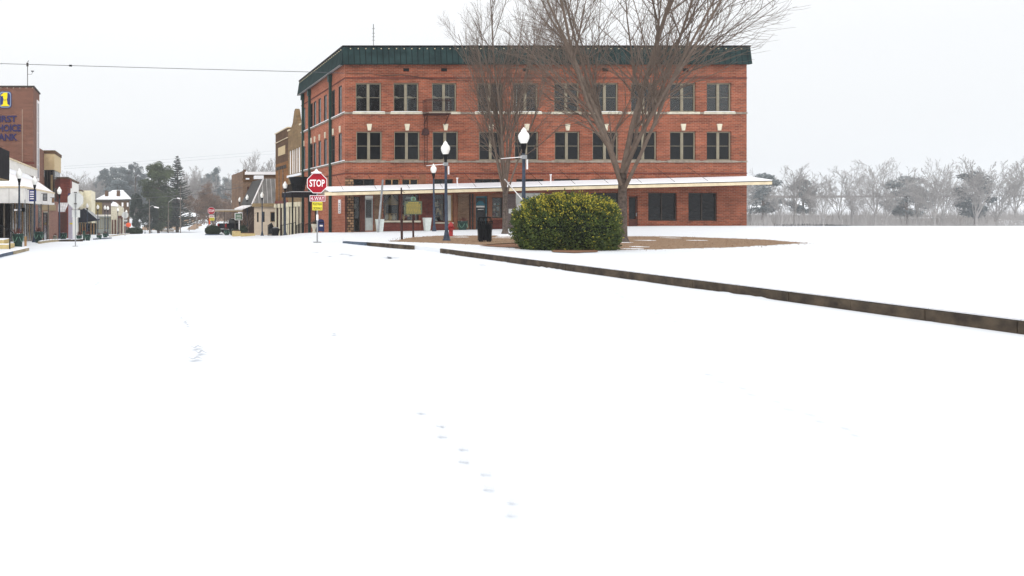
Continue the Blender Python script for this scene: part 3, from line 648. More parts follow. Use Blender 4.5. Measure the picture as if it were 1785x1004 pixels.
# display goods
def lathe_thing(name, prof, loc, mt, label, cat, group=None, n=14):
    return one(M().use(mt).lathe(prof, loc, n), name, loc, label, cat, group)
zf = -.3
m = M().use('light_wood'); m.box(fx(676), fx(696), YF + .5, YF + 1.1, fz(373.5), fz(372)); 
for X in (fx(677), fx(694.5)): m.box(X, X + .06, YF + .55, YF + .61, zf, fz(373.5)); m.box(X, X + .06, YF + 1.0, YF + 1.06, zf, fz(373.5))
one(m, 'display_table', (fx(686), YF + .8, zf), 'small wooden table in the shop window left of the brown pole', 'table')
e = lathe_thing('display_canopy', [(.75, fz(357) - 0), (.62, fz(355)), (.36, fz(349)), (.14, fz(343)), (.02, fz(339))], (fx(689), YF + .85, 0), 'canvas_cone', 'peaked tan cloth hanging in the shop window left of the brown pole', 'cloth'); 
for i, (x, y0, r, col) in enumerate([(678, 383, .22, 'goods_pale'), (684, 384, .2, 'canvas_cone'), (691, 384, .18, 'goods_pale'), (673, 383, .16, 'rust_paint'), (706, 384, .2, 'canvas_cone'), (712, 384, .16, 'rust_paint'), (726, 384, .18, 'goods_pale')]):
    zb_ = fz(y0)
    lab = ['pale round basket under the window table', 'tan round basket under the window table', 'small pale basket at the right end under the window table', 'small red brown pot in the left corner of the display window', 'tan pot at the foot of the window right of the brown pole', 'red brown pot in the window behind the historical marker', 'pale pot in the far right corner of the display window'][i]
    m = M().use(col); m.lathe([(r * .6, 0), (r, .15), (r * .9, .32), (r * .4, .4), (r * .45, .46)], (fx(x), YF + .62, zb_)); m.box(fx(x) - r * .6, fx(x) + r * .6, YF + .45, YF + .8, zf, zb_)
    one(m, 'display_pot', (fx(x), YF + .62, zf), lab, 'pot', 'pots in the shop window')
for i, (x, w, yt, yb, mt, lab) in enumerate([(764, .5, 352, 360, 'goods_pale', 'pale garment hanging in the narrow shop window behind the short lamp'), (770, .4, 366, 374, 'canvas_cone', 'tan garment low in the narrow shop window behind the short lamp'), (622, .3, 356, 363, 'goods_pale', 'pale notice hanging inside the window right of the stone pier'), (622.5, .45, 369, 380, 'goods_dark', 'dark bag hanging inside the window right of the stone pier'), (686, .7, 358, 366, 'goods_dark', 'dark wreath hung above the window table'), (718, .6, 343, 347, 'paper', 'white open sign high in the window right of the brown pole')]):
    m = M().use(mt); X = fx(x); m.prism([(X - w / 2, fz(yb)), (X + w / 2, fz(yb)), (X + w * .38, fz(yt)), (X - w * .38, fz(yt))], 'y', YF + .6, YF + .68); m.use('black_metal').tube([(X, YF + .64, fz(yt)), (X, YF + .64, fz(336.5))], .01, 5)
    one(m, ['hanging_garment', 'hanging_garment', 'hanging_notice', 'hanging_bag', 'wreath', 'open_sign'][i], (X, YF + .64, fz(yb)), lab, ['garment', 'garment', 'notice', 'bag', 'wreath', 'sign'][i])
for x0_, x1_, ynam, lab in ((702, 730, 0, 'low display shelf crowded with goods right of the brown pole in the shop window'), (758, 775, 1, 'tall display rack of goods in the narrow shop window behind the short lamp'), (669, 676, 2, 'slim display rack at the left edge of the big shop window'), (859, 876, 3, 'display shelf of jars in the window right of the teal door')):
    e = thing('display_shelf', (fx((x0_ + x1_) / 2), YF + 1.4, -.3), lab, 'shelf'); m = M().use('light_wood'); g_ = M(); rr = random.Random(x0_)
    for k in range(4):
        z = fz(388) + .05 + k * .42; m.box(fx(x0_), fx(x1_), YF + .5, YF + .8, z - .03, z); x = fx(x0_) + .05
        while x < fx(x1_) - .15:
            w_ = rr.uniform(.08, .24); h_ = rr.uniform(.1, .34); g_.use(rr.choice(['goods_pale', 'goods_dark', 'canvas_cone', 'rust_paint', 'paper', 'planter_swag'])); g_.lathe([(w_ * .4, .0), (w_ * .5, h_ * .5), (w_ * rr.uniform(.1, .5), h_)], (x + w_ / 2, YF + .62, z), 7); x += w_ + rr.uniform(.02, .12)
    for X in (fx(x0_), fx(x1_)): m.box(X - .02, X + .02, YF + .5, YF + .8, -.3, fz(388) + 1.4)
    m.build('rack', e); g_.build('goods', e)['kind'] = 'stuff'
for x, y0, y1 in ((797, 321, 311), (960, 321, 305)):
    Yv_ = 58.6; m = M().use('sign_white').tube([(PX(x, Yv_), Yv_, PZ(y0 + 3, Yv_)), (PX(x, Yv_), Yv_, PZ(y1, Yv_))], .05, 7); m.tube([(PX(x, Yv_), Yv_, PZ(y1, Yv_) - .02), (PX(x, Yv_), Yv_, PZ(y1, Yv_) + .06)], .08, 7); m.build('vent_pipe', bb)
B('shop_pilaster', 'old_brown_brick', bb, (fx(652), fx(666), YF - .05, YF - .004, -.8, fz(338)))
B('shop_pilaster', 'dark_red_brick', bb, (fx(733), fx(755), YF - .05, YF - .004, -.8, fz(338)))
# fire escape on the front: platform, railing, ladder
fe = thing('fire_escape', (fx(756), YF, fz(200)), 'rusty iron fire escape balcony below the third top floor window', 'fire escape')
xa_, xb_ = fx(736), fx(777); zp = fz(200.5); ztp = fz(176)
m = M().use('rust_iron'); m.box(xa_, xb_, YF - 1.0, YF - .1, zp - .05, zp + .03); m.build('platform', fe)
m = M().use('rust_iron')
for z in (ztp, ztp - .12):
    m.tube([(xa_, YF - .1, z), (xa_, YF - 1.0, z), (xb_, YF - 1.0, z), (xb_, YF - .1, z)], .022, 6)
for i in range(13):
    X = xa_ + (xb_ - xa_) * i / 12; m.tube([(X, YF - 1.0, zp + .03), (X, YF - 1.0, ztp)], .014, 5)
for X in (xa_, xb_):
    for k in range(4): m.tube([(X, YF - .2 - k * .2, zp), (X, YF - .2 - k * .2, ztp)], .014, 5)
m.build('railing', fe)
m = M().use('rust_iron')
for X in (xa_ + .1, xb_ - .1): m.tube([(X, YF - .9, zp - .05), (X, YF - .05, zp - .75)], .03, 6)
m.build('bracket', fe)
m = M().use('rust_iron')
for X in (fx(738), fx(743)): m.tube([(X, YF - .2, zp), (X, YF - .2, fz(287))], .02, 5)
for k in range(20): m.box(fx(738), fx(743), YF - .215, YF - .185, zp - .3 - k * .18, zp - .28 - k * .18)
m.build('ladder', fe)
one(M().use('rust_iron').lathe([(.02, .3), (.2, .26), (.25, .1), (.28, -.1), (.3, -.14)], (fx(739), YF - .32, fz(232))).box(fx(739) - .03, fx(739) + .03, YF - .3, YF - .01, fz(232) + .26, fz(232) + .33), 'alarm_bell', (fx(739), YF - .1, fz(232)), 'round rusty alarm bell on the brick below the fire escape', 'bell')
# mast
m = M().use('galvanised').tube([(fx(651), 66, fz(100)), (fx(651) * 1.03, 66, fz(100)), (fx(651) * 1.03, 66, PZ(42, 66))], .025, 6)
for k in range(4): z = PZ(50 + k * 8, 66); m.tube([(fx(651) * 1.03 - .1, 66, z), (fx(651) * 1.03 + .1, 66, z)], .02, 4)
m2 = M().use('galvanised'); X = PX(651, 66); m2.tube([(X, 66, fz(98.5)), (X, 66, PZ(42, 66))], .03, 6); m2.box(X - .15, X + .15, 65.85, 66.15, fz(98.3), fz(97))
for y in (50, 58, 64, 70): m2.tube([(X - .12, 66, PZ(y, 66)), (X + .12, 66, PZ(y, 66))], .02, 5)
one(m2, 'antenna_mast', (X, 66, fz(98.5)), 'thin antenna mast on the roof of the red brick corner building', 'antenna')

# ------------------------------------------------------------------ building row right of the street
def canopy_block():
    e = thing('street_canopy', (13.2, 69, PZ(342, 69)), 'dark flat canopy with a black railing deck fixed to the brick side wall', 'canopy')
    z0, z1 = PZ(343, 69), PZ(334.5, 69)
    B('deck', 'dark_plank', e, (13.2, XW - .02, 69, 73.6, z0, z1)); B('deck_snow', 'snow_cap', e, (13.3, XW - .05, 69.1, 73.5, z1 + .003, z1 + .04))
    m = M().use('black_metal'); zr = PZ(320, 69)
    for k in range(14): Y = 70.5 + k * .22; m.tube([(13.6, Y, z1), (13.6, Y, zr)], .02, 5)
    for k in range(10): X = 13.6 + k * .18; m.tube([(X, 70.5, z1), (X, 70.5, zr)], .02, 5)
    m.tube([(13.6, 73.4, zr), (13.6, 70.5, zr), (15.3, 70.5, zr)], .03, 6); m.build('railing', e)
    B('hanging_post', 'black_metal', e, (13.3, 13.42, 69.2, 69.32, -1.2, z0 - .003), (13.3, 13.42, 73.2, 73.32, -1.6, z0 - .003))
canopy_block()
one(M().use('black_metal').lathe([(.5, 0), (.62, .5), (.75, 1.0), (.85, 1.25), (.88, 1.3)], (14.3, 71.5, PZ(334, 69) + .05), 18), 'black_tank', (14.3, 71.5, PZ(334, 69)), 'tapered black tub on the dark canopy deck', 'tub')

XR = 15.55
tb = thing('gabled_shop', (XR, 79.5, ground(XR, 79.5)), 'tan brick shop with a pointed central parapet and tall white windows', 'building')
def rz(y, Y): return PZ(y, Y)
m = M().use('tan_brick'); Y0, Y1 = YB + .02, 83.0
wy = [(76.9, 77.9), (78.2, 79.0), (79.3, 80.0), (80.2, 81.1), (81.5, 82.4)]
hz = (rz(305, 83), rz(264, 83))
wall(m, 'y', XR, Y0, Y1, 2.3, 9.6, [(a, b, *hz) for a, b in wy], .3)
m.prism([(77.0, 9.6), (82.0, 9.6), (80.6, 10.2), (79.8, 11.3), (79.3, 11.5), (78.9, 11.3), (78.2, 10.2)], 'x', XR, XR + .4)
m.box(XR + .42, XR + 18, Y0, Y1, 0, 8.8)
m.build('wall', tb)
m = M().use('cream_trim'); m.box(XR - .1, XR + .3, Y0, 77.0, 9.61, 9.75); m.box(XR - .1, XR + .3, 82.0, Y1, 9.61, 9.75); m.build('coping', tb)
for a, b in wy: window(tb, 'y', XR, a, b, *hz, .15, frame='sign_white', glass='boarded_white', mull=(), rails=(.5,), fw=.08, sill=None)
B('sill', 'snow_cap', tb, (XR - .15, XR - .004, Y0, Y1, hz[0] - .3, hz[0] - .08))
def column_front(parent, X, Ya, Yb, zt, n_, mt='cream_stucco'):
    B('shop_front', 'brown_plank', parent, (X + .02, X + .5, Ya, Yb, -2.4, zt))
    for k in range(n_):
        Y = Ya + .3 + (Yb - Ya - .6) * k / (n_ - 1)
        B('column', mt, parent, (X - .12, X + .015, Y - .13, Y + .13, -2.4, zt - .45), (X - .2, X + .015, Y - .3, Y + .3, zt - .447, zt))
column_front(tb, XR, Y0 + .05, Y1 - .05, 2.28, 5)
ob = thing('ochre_shop', (XR, 86.5, ground(XR, 86.5)), 'ochre brick two storey shop front with a blank cream panel', 'building')
m = M().use('umber_brick'); m.box(XR, XR + 18, Y1 + .02, 90.6, 6.6, rz(222.5, 83)); m.use('ochre_brick').box(XR, XR + 18, Y1 + .02, 90.6, 2.2, 6.598); m.build('wall', ob)
B('coping', 'cream_trim', ob, (XR - .12, XR + .3, Y1 + .02, 90.62, rz(222.4, 83), rz(221, 83)), (XR - .1, XR - .003, Y1 + .02, 90.62, rz(240, 83), rz(239, 83)))
B('panel', 'tan_panel', ob, (XR - .06, XR - .003, 84.6, 88.6, rz(268, 84.6), rz(253, 84.6)))
m = M().use('dark_frame')
for k in range(6): m.box(XR - .08, XR - .003, 84 + k * 1.05, 84.6 + k * 1.05, 5.9, 6.25)
m.build('vent', ob)
BS('pilaster', 'old_brown_brick', ob, (XR - .1, XR - .003, 85.6, 85.9, 2.3, 5.8), (XR - .1, XR - .003, 87.9, 88.2, 2.3, 5.8))
B('lintel', 'rust_paint', ob, (XR - .08, XR - .003, Y1 + .04, 90.6, 2.2, 2.5))
column_front(ob, XR, Y1 + .08, 90.5, 2.19, 4)

# mansard building
Ym = 93.0
mb = thing('mansard_shop', (PX(443, Ym), Ym, ground(13.5, Ym)), 'low beige shop under a steep grey ribbed metal roof', 'building')
X0 = PX(443, Ym); X1 = 24.0; z0 = PZ(356, Ym); z1 = PZ(311, Ym); Xt = PX(461, Ym)
m = M().use('beige_stucco'); wall(m, 'x', Ym, X0, X1, -2, z0, [(PX(471, Ym), PX(484, Ym), PZ(387, Ym), PZ(369, Ym)), (PX(457.5, Ym), PX(461.5, Ym), PZ(387, Ym), PZ(369, Ym)), (PX(448, Ym), PX(451, Ym), PZ(387, Ym), PZ(370, Ym))], .3)
m.use('brown_plank'); m.poly([(X0, Ym, -2), (X0, 103, -2), (X0, 103, z0), (X0, Ym, z0)]); m.build('wall', mb)
m = M(); d = 2.0
Q = [(X0 - .3, Ym - .3, z0), (X1, Ym - .3, z0), (X1, Ym + .8, z1), (Xt, Ym + .8, z1)]
m.use('grey_seam_metal').poly(Q); m.use('dark_seam_metal').poly([(X0 - .3, 103, z0), (X0 - .3, Ym - .3, z0), (Xt, Ym + .8, z1), (Xt, 103, z1)])
m.use('roof_membrane').poly([(Xt, Ym + .8, z1), (X1, Ym + .8, z1), (X1, 103, z1), (Xt, 103, z1)]); m.poly([(X0 - .3, Ym - .3, z0 - .003), (X0 - .3, 103, z0 - .003), (X1, 103, z0 - .003), (X1, Ym - .3, z0 - .003)]); m.build('roof', mb)
m = M().use('sign_white'); m.tube([(X0 - .3, Ym - .31, z0), (Xt, Ym + .79, z1)], .09, 6); m.build('roof_edge', mb)
B('fascia', 'khaki_panel', mb, (X0 - .32, X1, Ym - .36, Ym - .305, z0 - .28, z0 + .1))
B('roof_snow', 'snow_cap', mb, (Xt - .9, Xt + .1, Ym + 1.2, Ym + 2.4, z1 + .003, z1 + .4))
window(mb, 'x', Ym, PX(471, Ym), PX(484, Ym), PZ(387, Ym), PZ(369, Ym), .15, frame='khaki_panel', glass='window_glass', mull=(), rails=())
window(mb, 'x', Ym, PX(457.5, Ym), PX(461.5, Ym), PZ(387, Ym), PZ(369, Ym), .15, frame='dark_frame', glass='blue_glass', mull=(), rails=(), fw=.05)
window(mb, 'x', Ym, PX(448, Ym), PX(451, Ym), PZ(387, Ym), PZ(370, Ym), .15, frame='dark_frame', glass='dark_glass', mull=(), rails=(), fw=.04)
m = M().use('sign_white'); m.faces([(X0 - 1.2, Ym + 1, PZ(365, Ym)), (X0 - .02, Ym + 1, PZ(358, Ym)), (X0 - .02, 102, PZ(358, Ym)), (X0 - 1.2, 102, PZ(365, Ym)), (X0 - 1.2, Ym + 1, PZ(363, Ym)), (X0 - .02, Ym + 1, PZ(356, Ym)), (X0 - .02, 102, PZ(356, Ym)), (X0 - 1.2, 102, PZ(363, Ym))], [(0, 1, 2, 3), (4, 7, 6, 5), (0, 4, 5, 1), (1, 5, 6, 2), (2, 6, 7, 3), (3, 7, 4, 0)]); m.build('lean_to', mb)
# brown brick building behind
Yb = 105.0
nb = thing('brown_shop', (PX(424, Yb), Yb, ground(13.8, Yb)), 'brown brick shop with white roof edge behind the grey metal roof', 'building')
X0 = PX(424, Yb); zt = PZ(304.5, Yb)
m = M().use('old_brown_brick'); wall(m, 'x', Yb, X0, 30, -2.5, zt, [(PX(431, Yb), PX(434, Yb), PZ(340, Yb), PZ(325, Yb)), (PX(439, Yb), PX(444, Yb), PZ(340, Yb), PZ(322, Yb))], .3)
m.poly([(X0, Yb, -2.5), (X0, 118, -2.5), (X0, 118, zt + .5), (X0, Yb, zt + .5)]); m.use('roof_membrane').poly([(X0, Yb, zt - .3), (30, Yb, zt - .3), (30, 118, zt - .3), (X0, 118, zt - .3)]); m.build('wall', nb)
B('roof_edge', 'sign_white', nb, (PX(426.5, Yb), 30, Yb - .2, Yb + .1, zt + .003, PZ(299.5, Yb)))
B('brick_band', 'umber_brick', nb, (X0 + .3, 30, Yb - .06, Yb - .004, PZ(309, Yb), PZ(305.2, Yb)), (X0, X0 + .35, Yb - .1, Yb + .2, zt - .5, PZ(295.5, Yb)))
B('roof_snow', 'snow_cap', nb, (X0 + .3, PX(434, Yb), Yb - .3, Yb - .07, PZ(313, Yb), PZ(310.5, Yb)))
m = M().use('umber_brick'); ca = PX(436, Yb); m.prism([(ca - .9, PZ(317, Yb)), (ca + .9, PZ(317, Yb)), (ca + 1.1, PZ(311, Yb)), (ca, PZ(308.5, Yb)), (ca - 1.1, PZ(311.5, Yb))], 'y', Yb - .1, Yb - .005); m.build('gable_trim', nb)
for a, b, y0, y1 in ((431, 434, 340, 325), (439, 444, 340, 322)): window(nb, 'x', Yb, PX(a, Yb), PX(b, Yb), PZ(y0, Yb), PZ(y1, Yb), .2, frame='rust_paint', glass='dark_glass', mull=(), rails=(), fw=.06)
# carport canopy over the truck
cp = thing('carport', (12.3, 112, ground(12.3, 112)), 'flat roofed carport on thin posts above the dark pickup', 'carport')
B('roof', 'khaki_panel', cp, (PX(385, 108), PX(424, 104), 104.5, 117, PZ(369, 108), PZ(366.5, 108))); B('roof_snow', 'snow_cap', cp, (PX(385, 108) + .1, PX(424, 104), 104.7, 117, PZ(366.4, 108), PZ(365.4, 108)))
for X, Y in ((PX(386.5, 108), 105), (PX(386.5, 108), 116.5), (PX(405, 108), 105)): m = M().use('dark_frame').tube([(X, Y, -2.6), (X, Y, PZ(369.2, 108))], .05, 6); m.build('post', cp)

# ------------------------------------------------------------------ LEFT SIDE
# white canopy shop
ws = thing('white_awning_shop', (-10.2, 63, ground(-10.2, 63)), 'shop under a broad white metal hipped awning at the left edge', 'building')
m = M().use('tower_brick'); m.box(-24, -11.35, 64.5, 87, 2, 5.7); m.use('white_stucco').box(-24, -11.3, 64.2, 64.48, 5.06, 5.85); m.box(-11.33, -11.0, 64.5, 87.5, 5.06, 5.85); m.build('wall', ws)
B('coping', 'cream_trim', ws, (-11.4, -10.9, 64.2, 87.6, 5.853, 5.97))
m = M().use('white_stripe_canvas'); E0 = (-8.6, 60.8, 3.26); E1 = (-8.6, 83, 3.26); T0 = (-11.0, 64.6, 5.05); T1 = (-11.0, 80.5, 5.05)
m.use('sign_white')
m.poly([E0, E1, T1, T0]); m.poly([(-24, 60.8, 3.26), E0, T0, (-24, 64.6, 5.05)]); m.poly([E1, (-11, 83, 3.26), T1]); m.build('awning_roof', ws)
m = M().use('snow_cap'); m.poly([(-11.0, 64.6, 5.053), (-11, 80.5, 5.053), (-10.0, 80.6, 4.33), (-10.1, 64.3, 4.4)]); m.poly([(-24, 61.2, 3.48), (-8.9, 61.2, 3.49), (-10.9, 64.4, 5.0), (-24, 64.4, 5.0)]); m.build('awning_snow', ws)
m = M().use('white_panel'); m.box(-24, -8.6, 60.72, 60.8, 2.02, 3.3); m.box(-8.68, -8.6, 60.803, 83, 2.02, 3.3); m.box(-11, -8.68, 82.92, 83, 2.02, 3.3); m.use('cream_trim'); m.box(-24, -8.56, 60.66, 60.715, 3.16, 3.3); m.box(-8.595, -8.55, 60.72, 83, 3.16, 3.3); m.build('awning_fascia', ws)
B('soffit', 'khaki_panel', ws, (-24, -8.7, 60.82, 82.9, 2.1, 2.14))
m = M().use('interior_dark'); m.box(-24, -10.4, 63.3, 80, -2.4, 2.09); m.build('shop_wall', ws)
for i in range(11):
    Y = 63.4 + i * 1.5; B('window_post', 'light_wood' if i % 3 == 0 else 'weathered_trim', ws, (-10.385, -10.34, Y - .09, Y + .09, -2.2, 2.09))
    p = M().use('dark_glass'); p.box(-10.397, -10.388, Y + .1, Y + 1.4, -1.4, 2.0); p.build('pane', ws)
for i in range(6):
    X = -10.5 - i * .62; B('window_post', 'dark_wood' if i % 2 else 'weathered_trim', ws, (X - .05, X + .05, 63.12, 63.29, -2.2, 2.09))
    p = M().use('dark_glass'); p.box(X + .07, X + .5, 63.2, 63.25, -1.2, 2.0); p.build('pane', ws)
for x, Yp in ((46, 68), (52.5, 74), (56, 80)): m = M().use('weathered_trim').box(-8.95, -8.83, Yp - .06, Yp + .06, -2.2, 2.09); m.build('awning_post', ws)
# hanging signs
def fsign(x, y0, y1, w, mt, ink, label, Y):
    X = -8.45; m = M().use(mt); m.box(X - .0, X + w, Y, Y + .06, PZ(y1, Y), PZ(y0, Y)); m.use(ink)
    for k in range(4): z = PZ(y0 + (y1 - y0) * (.15 + .2 * k), Y); m.box(X + .06, X + w - .06, Y - .008, Y - .002, z - .06, z + .02)
    m.use('black_metal').tube([(X - .14, Y + .03, PZ(y0, Y) + .04), (X + w, Y + .03, PZ(y0, Y) + .04)], .025, 5)
    return one(m, 'hanging_sign', (X, Y, PZ(y1, Y)), label, 'sign')
fsign(52, 331, 351, .55, 'bank_blue', 'sign_white', 'blue and white sign hanging from the white awning beside the second lamp', 62.5)
fsign(72, 338, 350, .4, 'black_metal', 'galvanised', 'black sign on the white awning fascia right of the blue one', 71.5)
fsign(85, 345, 353.5, .25, 'dark_wood', 'light_wood', 'small dark brown sign at the far end of the white awning', 79)
# near building with dark box
nd = thing('dark_clad_shop', (-9.2, 56, ground(-9.2, 56)), 'dark board clad upper front cut off by the left edge', 'building')
B('cladding', 'dark_plank', nd, (-13, PX(16.5, 56), 44, 56, PZ(313.8, 56), PZ(264, 56))); B('soffit', 'khaki_panel', nd, (-13, PX(16.2, 56), 44.1, 55.95, PZ(315.5, 56), PZ(314, 56)))
m = M().use('tower_brick'); m.box(-24, -13.02, 40, 56, -1.5, 6.2); m.build('wall', nd)
# bank tower
Yt = 88.5; XT = -11.5
bt = thing('bank_tower', (XT, Yt, ground(XT, Yt)), 'tall brown brick bank tower with blue and yellow emblem at the left edge', 'building')
zt = PZ(152, Yt); m = M().use('tower_brick')
m.box(-30, XT, Yt, 94, -2.5, zt); m.box(-30, -12.35, 94.02, 105.95, -2.5, PZ(263, 106)); m.use('pink_brick').box(-12.3, -10.9, 94.05, 110, -3, 2.6) ; m.box(-11.49, -10.9, 85.4, 94.04, -3, 2.4); m.build('wall', bt)
m = M().use('dark_frame'); m.box(-30, XT + .12, Yt - .12, 94.1, zt + .003, PZ(149.5, Yt)); m.build('coping', bt)
m = M().use('keystone')
for k in range(8): m.box(PX(56 - k * 11, Yt), PX(57.3 - k * 11, Yt), Yt - .05, Yt - .003, PZ(154, Yt), PZ(152.8, Yt))
m.build('corbel', bt)
B('brick_strip', 'dark_red_brick', bt, (-30, PX(60, Yt), Yt - .02, Yt - .003, PZ(286, Yt), PZ(282, Yt)))
window(bt, 'y', XT, 91.4, 93.3, PZ(315, 92), PZ(175, 92), -.002, frame='sign_white', glass='blue_glass', mull=(), rails=(.2, .4, .6, .8), fw=.3, name='window', label='tall narrow stair window with a white frame')
B('joint', 'stone_trim', bt, (PX(38.5, Yt), PX(39, Yt), Yt - .012, Yt - .003, PZ(283, Yt), PZ(190, Yt)))
# bay
Yv = 106.0
m = M().use('tan_panel'); m.box(PX(76.5, Yv), -11.0, Yv, 115.2, PZ(296, Yv), PZ(267.5, Yv)); m.build('bay_panel', bt)
B('bay_coping', 'umber_brick', bt, (PX(76, Yv), -10.9, Yv - .1, 115.3, PZ(267.4, Yv), PZ(262, Yv)))
B('bay_glass', 'dark_glass', bt, (PX(77, Yv), -11.1, Yv + .1, 115.1, 2.61, PZ(296.2, Yv)))
m = M().use('dark_frame'); 
for x in (77, 82, 87, 91.5, 94): m.box(PX(x, Yv), PX(x, Yv) + .08, Yv + .02, Yv + .095, 2.61, PZ(296.2, Yv))
m.build('bay_mullion', bt)
B('bay_post', 'khaki_panel', bt, (PX(88.5, Yv), PX(92, Yv), Yv - .1, Yv + .01, 2.61, PZ(305, Yv)))
B('lintel', 'khaki_panel', bt, (-10.898, -10.8, 91, 106, PZ(367, 98), PZ(356, 98)))
window(bt, 'y', -10.9, 92.5, 96.5, -2.9, PZ(369.5, 94), -.002, frame='black_metal', glass='dark_glass', mull=(), rails=(), fw=.3, name='door', label='dark brown doorway between pink brick piers')
m = M().use('keystone').box(-10.895, -10.78, 92.3, 96.7, PZ(370, 94), PZ(369, 94)); m.build('door_head', bt)
B('glass_strip', 'blue_glass', bt, (-10.895, -10.85, 87.8, 89.6, -2.2, 2.2))
# bank emblem & letters
em = thing('bank_emblem', (PX(5, Yt), Yt - .02, PZ(189, Yt)), 'blue rounded square emblem with a yellow number 1 on the brick tower', 'emblem')
def rsq(cx, cz, w, h, r):
    o = []
    for (sx, sz, t0) in ((1, 1, 0), (-1, 1, 1), (-1, -1, 2), (1, -1, 3)):
        for k in range(6): t = (t0 + k / 5) * pi / 2; o.append((cx + sx * (w - r) + r * cos(t), cz + sz * (h - r) + r * sin(t)))
    return o
cx, cz = PX(9.3, Yt), (PZ(159.5, Yt) + PZ(188.5, Yt)) / 2; h = (PZ(159.5, Yt) - PZ(188.5, Yt)) / 2; w = (PX(20, Yt) - PX(9.3, Yt))
for nm, mt, k, d in (('backing', 'bank_blue', 1.0, .10), ('rim', 'silver_edge', .94, .13), ('face', 'bank_blue', .86, .16)):
    m = M().use(mt); m.prism(rsq(cx, cz, w * k if nm != 'face' else w - .13, h * k if nm != 'face' else h - .16, .32), 'y', Yt - d, Yt - d + .028 if nm != 'backing' else Yt - .003); m.build(nm, em)
def X_(x): return PX(x, Yt)
def Z_(y): return PZ(y, Yt)
m = M().use('bank_yellow'); m.prism([(X_(2.5), Z_(185.3)), (X_(16.3), Z_(185.3)), (X_(16.3), Z_(183.3)), (X_(13.6), Z_(182.3)), (X_(13), Z_(177)), (X_(12.2), Z_(174)), (X_(13.2), Z_(171)), (X_(13.4), Z_(161.8)), (X_(7.5), Z_(161.8)), (X_(2), Z_(166)), (X_(2.5), Z_(168)), (X_(5.8), Z_(167.6)), (X_(6), Z_(171)), (X_(7), Z_(174)), (X_(6), Z_(177)), (X_(5.4), Z_(182.3)), (X_(2.5), Z_(183.3))], 'y', Yt - .2, Yt - .162)
m.build('numeral', em)
m = M().use('sign_ink'); text_on(m, 'ST', 'x', Yt - .2, X_(7.6), X_(11.6), Z_(176.8), Z_(173.6), .008); m.build('small_letters', em)
ls = thing('bank_lettering', (X_(5), Yt - .02, Z_(245)), 'dark blue raised letters reading FIRST CHOICE BANK on the brick tower', 'lettering')
for body, a, b, y0, y1 in (('FIRST', -9, 29.5, 213, 201.5), ('CHOICE', -13, 36.5, 229.5, 217), ('BANK', -10, 30.5, 245, 233)):
    m = M().use('bank_letters'); text_on(m, body, 'x', Yt, X_(a), X_(b), Z_(y0), Z_(y1), .12, bold=.03); text_on(m, body, 'x', Yt, X_(a), X_(b), Z_(y0), Z_(y1), .06, bold=.03); m.build('word', ls)
# roof mast on tower with dish
Xm = PX(48, 90); m = M().use('dark_frame'); m.tube([(Xm, 90, zt + .1), (Xm, 90, PZ(111, 90))], .045, 6); m.box(Xm - .12, Xm + .1, 89.9, 90.1, PZ(115.5, 90), PZ(109.5, 90)); m.tube([(Xm, 90, PZ(129.5, 90)), (Xm + .45, 90, PZ(129.5, 90)), (Xm + .55, 90, PZ(126, 90))], .02, 5); m.use('galvanised').lathe([(.02, 0), (.16, .08), (.2, .16)], (Xm + .56, 90, PZ(126, 90)), 10); m.use('black_metal').tube([(Xm + .02, 90, PZ(108, 90)), (Xm + .12, 90, PZ(105.5, 90))], .04, 5); m.tube([(Xm, 90, PZ(110, 90)), (Xm + .03, 90, PZ(107.5, 90))], .02, 4)
one(m, 'roof_mast', (Xm, 90, zt + .1), 'thin mast with a small antenna arm on top of the bank tower', 'antenna')
# steps and handrail at the far left
st = thing('steps', (PX(8, 43), 43, -.56), 'two snow dusted sandstone steps at the left edge', 'steps')
B('step', 'sandstone', st, (-10, PX(23, 44), 42.5, 44.5, -.56, PZ(424.5, 44))); B('step', 'sandstone', st, (-10, PX(16, 45), 43.2, 45.4, PZ(424.4, 44), PZ(416.5, 45)))
B('step_snow', 'snow_cap', st, (-10, PX(22.5, 44), 42.52, 43.19, PZ(424.4, 44), PZ(423.4, 44)), (-10, PX(15.6, 45), 43.25, 45.3, PZ(416.4, 45), PZ(415.4, 45)))
hr = thing('handrail', (PX(17, 42.3), 42.3, -.56), 'black iron handrail beside the sandstone steps', 'handrail')
m = M().use('black_metal'); xh = PX(17, 42.3); zh = PZ(401, 42.3); m.tube([(xh, 42.3, -.56), (xh, 42.3, zh)], .035, 8); m.build('post', hr)
m = M().use('black_metal'); m.tube([(PX(-40, 42.3), 42.3, PZ(388, 42.3)), (PX(0, 42.3), 42.3, PZ(392, 42.3)), (PX(8, 42.3), 42.3, PZ(396, 42.3)), (xh, 42.3, zh), (PX(22, 42.3), 42.3, PZ(405, 42.3)), (PX(25, 42.3), 42.3, PZ(411, 42.3))], .025, 8); m.build('rail', hr)
# thin sign on pole x=43
p = thing('sign_post', (PX(44, 50), 50, ground(-7, 50)), 'thin grey signpost between the two big lamps on the left', 'signpost')
m = M().use('galvanised').tube([(PX(44, 50), 50, ground(-7, 50) - .1), (PX(43.5, 50), 50, PZ(348, 50))], .03, 6); m.build('pole', p)
B('sign_panel', 'black_metal', p, (PX(38, 50), PX(44, 50), 49.93, 49.96, PZ(369, 50), PZ(362, 50))); B('sign_panel', 'sign_white', p, (PX(25, 50), PX(29.5, 50), 49.93, 49.96, PZ(367.5, 50), PZ(364.5, 50)), (PX(29.5, 50), PX(43.5, 50), 49.98, 50.0, PZ(366.5, 50), PZ(365.5, 50)))
B('bollard_sleeve', 'light_wood', p, (PX(42.6, 50), PX(46.3, 50), 49.94, 50.06, ground(-7, 50), PZ(412, 50)))

